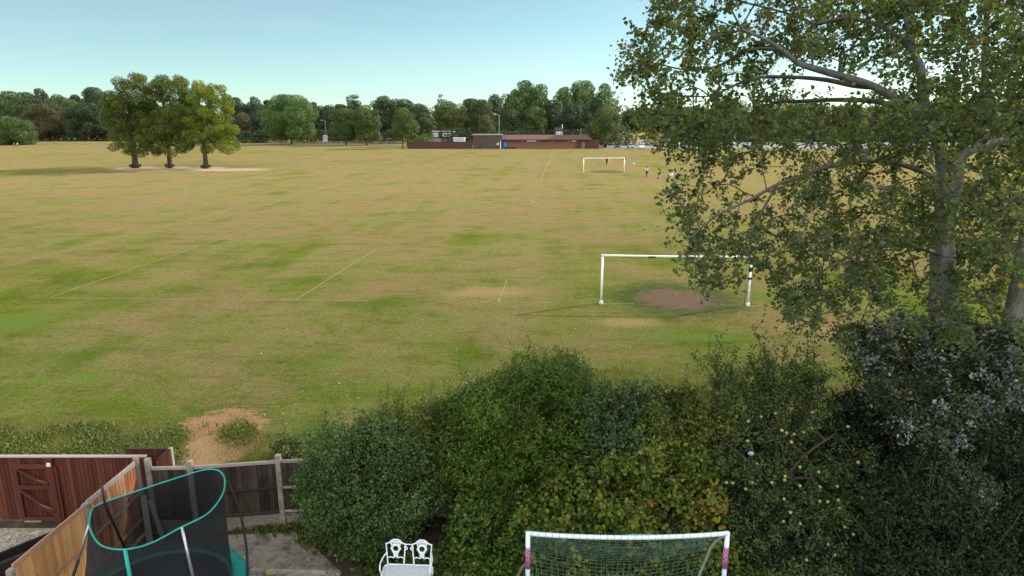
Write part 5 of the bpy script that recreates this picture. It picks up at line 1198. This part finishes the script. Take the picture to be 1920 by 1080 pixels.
# left to right along the garden fence
shrub('privet_bush', 'big rounded blue-green bush between the board fence and the white bench', 'bush',
      [(610, 800), (640, 785), (690, 780), (730, 792), (775, 815), (792, 860), (800, 930), (770, 970), (735, 995), (680, 1012), (630, 985), (590, 935), (578, 900), (590, 840)], 12.1, 14.3, 120, (.26, .46), .050, .6, 'privet', 31, sprigs=70, sprig_h=.16)
shrub('thorn_bush', 'loose brownish-green shrub behind the rounded bush, with wispy tips', 'shrub',
      [(700, 775), (740, 765), (800, 765), (850, 760), (870, 800), (860, 900), (800, 900), (740, 860), (700, 820)], 13.2, 14.8, 46, (.22, .36), .045, .55, 'vine', 32, sprigs=60, sprig_h=.45)
shrub('buddleia_bush', 'tall bright green narrow-leaved shrub, highest of the garden hedge', 'shrub',
      [(845, 740), (880, 720), (930, 715), (965, 705), (985, 680), (1030, 668), (1080, 680), (1105, 715), (1110, 760), (1100, 830), (1060, 900), (980, 930), (880, 910), (840, 850)], 12.9, 15.0, 140, (.28, .46), .085, .24, 'willow', 33, sprigs=110, sprig_h=.28)
shrub('rose_bush', 'blue-green leaved shrub right of the tallest narrow-leaved one', 'shrub',
      [(1110, 730), (1140, 730), (1200, 740), (1240, 750), (1220, 830), (1180, 880), (1110, 880), (1085, 800)], 13.2, 15.0, 62, (.24, .42), .060, .6, 'rose', 34, sprigs=70, sprig_h=.30)
shrub('hazel_bush', 'green shrub with reddish tips between the blue-green one and the apple tree', 'shrub',
      [(1215, 740), (1260, 735), (1310, 735), (1360, 760), (1360, 850), (1300, 880), (1220, 860)], 13.2, 15.2, 66, (.24, .40), .055, .6, 'vine', 35, sprigs=80, sprig_h=.25)
shrub('vine_thicket', 'yellow-green broad-leaved thicket right behind the garden goal', 'shrub',
      [(1040, 900), (1120, 870), (1200, 850), (1300, 860), (1350, 900), (1370, 1000), (1350, 1090), (1020, 1090), (1000, 960)], 11.9, 13.8, 96, (.24, .38), .075, .8, 'vine', 36, sprigs=30, sprig_h=.1)
shrub('bramble_thicket', 'low dark bramble between the white bench and the garden goal', 'shrub',
      [(880, 930), (900, 905), (960, 920), (1040, 950), (1040, 1090), (900, 1095), (850, 1060), (860, 1000)], 12.35, 13.8, 90, (.20, .36), .065, .75, 'bramble', 37, sprigs=40, sprig_h=.15)
shrub('elder_bush', 'dark green shrub in the shade right of the garden goal', 'shrub',
      [(1370, 900), (1480, 960), (1560, 1000), (1700, 1010), (1700, 1095), (1370, 1095)], 12.0, 13.6, 60, (.22, .36), .06, .7, 'darkest', 38, sprigs=20, sprig_h=.1)
shrub('holly_tree', 'blackish dense tree filling the lower right corner', 'tree',
      [(1690, 850), (1740, 820), (1800, 830), (1860, 800), (1930, 780), (2100, 760), (2100, 1100), (1660, 1100), (1660, 980)], 11.2, 14.6, 200, (.30, .50), .055, .6, 'darkest', 39, sprigs=80, sprig_h=.2)
shrub('laurel_bush', 'dark shrub between the apple tree and the silver poplar boughs', 'shrub',
      [(1545, 760), (1590, 740), (1640, 730), (1720, 800), (1730, 900), (1680, 960), (1600, 900), (1560, 820)], 13.4, 15.6, 80, (.26, .42), .06, .6, 'darkest', 40, sprigs=60, sprig_h=.22)

# apple tree with its fruit and long water shoots
def apple_tree():
    rng = np.random.default_rng(50); b = Vector((5.6, 13.0, 0)); root = thing('apple_tree', 'apple tree with pale green fruit and long upright shoots, behind the garden goal', 'tree', b)
    poly = [(1330, 790), (1400, 770), (1480, 760), (1550, 790), (1600, 830), (1650, 880), (1690, 960), (1680, 1000), (1640, 1070), (1560, 1085), (1440, 1085), (1390, 1000), (1350, 960), (1310, 880)]
    T = []
    for u, v in sample(poly, 600, rng):
        f = (v - 760) / 330; Y = 14.4 - 2.6 * f + rng.normal(0, .35); T.append(tuple(PY(u, v, Y) - b))
    sh = [(1345, 628, 13.6), (1365, 650, 13.6), (1335, 665, 13.5), (1300, 662, 13.6), (1420, 612, 13.9), (1428, 660, 13.8), (1480, 590, 14.0), (1492, 640, 13.9), (1545, 600, 14.1), (1500, 690, 14.0), (1530, 680, 14.1), (1400, 690, 13.8), (1455, 650, 14.0), (1550, 735, 14.2), (1385, 730, 13.6), (1350, 700, 13.7), (1320, 730, 13.7), (1415, 740, 13.8), (1470, 730, 13.9), (1590, 760, 14.1), (1512, 612, 14.0), (1440, 630, 13.9)] + [(rng.uniform(1310, 1560), rng.uniform(665, 760), 13.9 + rng.uniform(-.4, .4)) for _ in range(46)]
    shoots = [tuple(PY(u, v, Y) - b) for u, v, Y in sh]
    limbs = [([Vector((0, 0, -.05)), Vector((.05, 0, .6)), Vector((0, .05, 1.2))], .13, .10, None),
             ([Vector((0, .05, 1.2)), Vector((-.6, .1, 1.8)), Vector((-1.3, .4, 2.3))], .045, .02, 'near'), ([Vector((0, .05, 1.2)), Vector((.6, .2, 1.9)), Vector((1.3, .4, 2.3))], .045, .02, 'near'),
             ([Vector((0, .05, 1.2)), Vector((.1, .5, 2.0)), Vector((-.1, .8, 2.7))], .07, .03, 'near'), ([Vector((0, .05, 1.2)), Vector((.2, -.4, 1.7)), Vector((.4, -.8, 1.9))], .05, .02, 'near')]
    P, par, rad, ends = grow(limbs, np.array(T), rng, .006, .03, .4, .42)
    A, B_, RA, RB, lp, ln, lt = [], [], [], [], [], [], []
    for s in shoots:
        s = np.array(s); a = np.array([s[0] * .55 + .1, s[1] * .6 + .25, 2.2]); a = P[((P - a) ** 2).sum(1).argmin()]; pts = [a + (s - a) * k / 5 + np.array([.10 * math.sin(k * 1.3 + s[0] * 5), 0, .22 * math.sin(math.pi * k / 5)]) for k in range(6)]
        for k in range(5): A.append(pts[k]); B_.append(pts[k + 1]); RA.append(.014 * (1 - k / 6)); RB.append(.014 * (1 - (k + 1) / 6))
        for j in range(9):                       # side spurs
            k = rng.integers(1, 5); q0 = pts[k] + (pts[k + 1] - pts[k]) * rng.uniform(); d = rng.normal(0, .16, 3) + np.array([0, 0, .10]); A.append(q0); B_.append(q0 + d); RA.append(.005); RB.append(.003)
            m = 14; s_ = rng.uniform(0, 1.2, m)[:, None]; lp.append(q0 + d * s_ + rng.normal(0, .045, (m, 3))); nn = rng.normal(0, 1, (m, 3)); nn[:, 2] = np.abs(nn[:, 2]); ln.append(nn); lt.append(rng.uniform(.1, .9, m))
        m = 46; s_ = rng.uniform(.15, 5, m); k = np.minimum(4, s_.astype(int)); q = np.array(pts)[k] + (np.array(pts)[k + 1] - np.array(pts)[k]) * (s_ - k)[:, None] + rng.normal(0, .04, (m, 3)); lp.append(q); nn = rng.normal(0, 1, (m, 3)); ln.append(nn); lt.append(rng.uniform(.1, .9, m))
    bm = BM(); tube(bm, [(0, 0, -.05), (.05, 0, .6), (0, .05, 1.25)], [.16, .13, .10], 10); obj('trunk', bm, M['bark'], root, True)
    k = par >= 0
    link('branches', prisms('branches', np.concatenate([P[par[k]], A]), np.concatenate([P[k], B_]), np.concatenate([rad[par[k]] * .95, RA]), np.concatenate([rad[k], RB]), 5), M['dark_bark'], root)
    foliage('foliage', P, par, ends, 78, .055, .066, .55, SH['apple'], root, rng)
    link('foliage', leaves('foliage', np.concatenate(lp), np.concatenate(ln), .062, .55, rng, np.concatenate(lt), 2), SH['apple'], root)
    ap = [(1381, 781), (1403, 790), (1427, 781), (1466, 807), (1475, 812), (1489, 814), (1506, 810), (1522, 803), (1402, 827), (1484, 829), (1315, 863), (1362, 905), (1374, 906), (1398, 917), (1410, 905), (1472, 893), (1471, 900), (1500, 876), (1500, 911), (1535, 885), (1537, 913), (1609, 867), (1570, 912), (1537, 940), (1552, 941), (1572, 938), (1470, 936), (1482, 961), (1469, 978), (1500, 982), (1617, 934), (1554, 1011), (1553, 1021), (1535, 1004), (1584, 988), (1600, 1002), (1565, 1040), (1660, 1069), (1590, 800), (1646, 922), (1574, 953), (1447, 905), (1523, 773), (1454, 775), (1420, 870), (1630, 1040), (1512, 1050)]
    ma = (plain('apple_skin', (.20, .27, .07), .35, var=.15, scale=9, spec=.5), plain('blushed_apple_skin', (.42, .26, .09), .35, var=.2, spec=.5))
    for i, (u, v) in enumerate(ap):
        f = (v - 760) / 330; p = PY(u, v, 13.52 - 2.2 * f) - b; bm = BM()
        lathe(bm, [(.001, .026), (.012, .033), (.028, .026), (.036, .004), (.030, -.020), (.014, -.033), (.001, -.028)], 12); bmesh.ops.translate(bm, verts=bm.verts, vec=p); obj('apple', bm, ma[i % 6 == 3], root, True)
    return root
apple_tree()
# silver-leaved low boughs of a white poplar sapling
def silver():
    rng = np.random.default_rng(60); b = Vector((9.2, 14.9, 0)); root = thing('white_poplar_sapling', 'young white poplar with silvery leaf undersides, below the big poplar trunk', 'tree', b)
    poly = [(1608, 640), (1640, 612), (1700, 600), (1780, 610), (1860, 620), (1935, 640), (1960, 760), (1890, 790), (1850, 815), (1790, 830), (1740, 815), (1690, 790), (1650, 755), (1618, 720), (1605, 690)]
    T = []
    for u, v in sample(poly, 520, rng):
        f = (v - 600) / 230; T.append(tuple(PY(u, v, 14.9 - 2.0 * f + rng.normal(0, .35)) - b))
    P, par, rad, ends = grow([([Vector((0, 0, -.05)), Vector((.05, 0, 1.2)), Vector((0, -.1, 2.6)), Vector((.1, -.2, 3.8))], .10, .04, None), ([Vector((0, -.1, 2.4)), Vector((-.8, -.6, 2.8)), Vector((-1.5, -.9, 2.9))], .035, .015, 'near'), ([Vector((0, -.1, 2.2)), Vector((.2, -1.0, 2.4)), Vector((-.2, -1.7, 2.2))], .035, .015, 'near')], np.array(T), rng, .0055, .0, .4, .42)
    bm = BM(); tube(bm, [(0, 0, -.05), (.05, 0, 1.2), (0, -.1, 2.6), (.1, -.2, 3.8)], [.12, .09, .07, .04], 9); obj('trunk', bm, M['poplar_bark'], root, True)
    k = par >= 0
    link('branches', prisms('branches', P[par[k]], P[k], rad[par[k]] * .95, rad[k], 5), M['poplar_bark'], root)
    foliage('foliage', P, par, ends, 78, .050, .078, .55, SILV, root, rng, blown=.30)
silver()

# ================================================================== WEEDS, GRASS, LITTER
def tufts(name, label, spots, h, mat, seed, lift=0.0, kind='stuff', wd=.05, per=14, spread=.18, lean=.35):
    rng = np.random.default_rng(seed); P, D, H = [], [], []
    for x, y in spots:
        k = per; P.append(np.stack([rng.normal(x, spread, k), rng.normal(y, spread, k), rng.uniform(0, 1, k) * lift * rng.uniform(.4, 1)], 1)); d = rng.normal(0, lean, (k, 3)); d[:, 2] = 1; D.append(d); H.append(h * rng.uniform(.4, 1.25, k))
    P, D, H = np.concatenate(P), unit(np.concatenate(D)), np.concatenate(H)
    Nn = np.cross(D, rng.normal(size=D.shape)); me = leaves(name, P + D * (H / 2)[:, None], Nn, 1.0, wd, rng, None, 2, .2, D)
    # blade length follows H
    V = np.zeros(len(me.vertices) * 3, dtype=np.float32); me.vertices.foreach_get('co', V); V = V.reshape(-1, 6, 3); c = (P + D * (H / 2)[:, None])[:, None]
    V = c + (V - c) * H[:, None, None]; me.vertices.foreach_set('co', V.reshape(-1).astype(np.float32)); me.update()
    return tag(link(name, me, SH[mat]), label, kind=kind)
rng = np.random.default_rng(70)
sp = []
while len(sp) < 900:
    u, v = rng.uniform(-20, 335), rng.uniform(800, 862)
    if v > 806 + 12 * math.sin(u * .03) and (u < 205 or rng.uniform() < .35): p = G(u, v); sp.append((p.x, p.y))
tufts('nettles', 'rank green nettles and grass outside the red-brown fence', [q for q in sp[:700] if math.sin(q[0] * 2.1) + math.sin(q[1] * 1.7 + q[0]) > -1.3], .10, 'weed', 71, lift=.11, wd=.38, per=30, spread=.17, lean=1.1)
sp = [tuple(G(rng.uniform(200, 340), rng.uniform(826, 885)))[:2] for _ in range(260)] + [tuple(G(rng.normal(448, 22), rng.normal(815, 10)))[:2] for _ in range(70)] + [tuple(G(rng.uniform(300, 345), rng.uniform(812, 830)))[:2] for _ in range(40)]
tufts('long_grass', 'long green grass around the bare earth path', sp, .16, 'weed', 72, wd=.14, per=24, spread=.13, lean=.8)
sp = [tuple(G(rng.uniform(420, 640), rng.uniform(815, 872)))[:2] for _ in range(150)] + [tuple(G(rng.uniform(-20, 340), rng.uniform(790, 862)))[:2] for _ in range(330)]
tufts('dry_grass', 'dry straw-coloured grass outside the board fence', sp, .17, 'straw', 73, wd=.035, per=26, spread=.16)
sp = [tuple(G(rng.uniform(440, 575), rng.uniform(978, 996)))[:2] for _ in range(80)] + [tuple(G(rng.uniform(560, 620), rng.uniform(985, 1040)))[:2] for _ in range(40)]
tufts('ground_weeds', 'low weeds along the foot of the board fence', sp, .15, 'weed', 74, wd=.25, per=18, spread=.10, lean=.7)
sp = [(rng.uniform(-2.9, 7.0), 12.45 - abs(rng.normal(0, .45))) for _ in range(520)]
tufts('ground_ivy', 'low ivy and bramble leaves creeping over the soil at the foot of the shrubs', sp, .085, 'bramble', 79, lift=.22, wd=.7, per=24, spread=.14, lean=1.2)
sp = [tuple(G(rng.uniform(900, 1700), rng.uniform(690, 760)))[:2] for _ in range(400)]
tufts('long_grass', 'uncut grass on the field side of the garden hedge', sp, .25, 'straw', 75, wd=.04, per=20, spread=.2)
shrub('sapling_bush', 'small bright green bush outside the board fence, left of the rounded bush', 'bush', [(520, 835), (545, 825), (575, 830), (585, 850), (575, 866), (520, 866)], 16.2, 17.0, 26, (.16, .28), .06, .6, 'weed', 76, sprigs=20, sprig_h=.2, zmin=.05)
def stones(name, label, sp, s, mat, seed, quads=1):
    rng = np.random.default_rng(seed); bm = BM()
    for x, y in sp:
        q = s * rng.uniform(.5, 1.5); r = bmesh.ops.create_icosphere(bm, subdivisions=1, radius=q, matrix=Matrix.Translation((x, y, .014 + q * .3)) @ Matrix.Rotation(rng.uniform(0, 3), 4, 'Z') @ Matrix.Diagonal((1.3, 1, .6, 1)))
    return tag(obj(name, bm, mat), label, kind='stuff')
stones('rubble', 'scattered bits of rubble on the worn concrete', [tuple(G(rng.uniform(440, 640), rng.uniform(1005, 1085)))[:2] for _ in range(90)], .022, M['post_conc'], 77)
stones('pebbles', 'coarse pebbles among the gravel beyond the side fence', [(rng.uniform(-11.8, -8.3), rng.uniform(9.5, 13.2)) for _ in range(1100)], .022, plain('pebble', (.34, .30, .25), .9, var=.4, scale=3), 78)
p = G(508, 1078); bm = BM(); box(bm, (p.x, p.y, .09), (.20, .12, .14), Matrix.Rotation(.4, 4, 'Z'), .02); tag(obj('stone_block', bm, plain('mossy_stone', (.22, .19, .11), .95, var=.3)), 'small mossy stone block at the edge of the concrete', 'stone')
a, b = G(470, 1073), G(612, 1077); bm = BM(); beam(bm, (a.x, a.y, .045), (b.x, b.y, .045), .06, .09, .01); tag(obj('kerb_edging', bm, M['post_conc']), 'low concrete edging strip by the patio', 'edging')
# fallen leaves under and around the poplars
n = 420; u = 1900 - 1500 * rng.uniform(0, 1, n) ** 1.6; v = rng.uniform(520, 800, n); Pp = np.array([tuple(G(a, b, .02)) for a, b in zip(u, v)])
tag(link('fallen_leaves', leaves('fallen_leaves', Pp, rng.normal(0, .25, (n, 3)) + np.array([0, 0, 1]), .055, .8, rng, None, 2), leaf_mat('fallen_leaf', [(0, (.25, .22, .08)), (.6, (.38, .35, .20)), (1, (.45, .42, .33))], .1)), 'small fallen leaves scattered over the grass', kind='stuff')
p = PY(1408, 850, 12.9); bm = BM(); bmesh.ops.create_icosphere(bm, subdivisions=2, radius=.062, matrix=Matrix.Translation(p) @ Matrix.Diagonal((1.1, 1, .8, 1))); tag(obj('pale_ball', bm, plain('pale_blue_plastic', (.22, .30, .38), .5), None, True), 'small pale blue ball lodged among the apple leaves', 'ball')
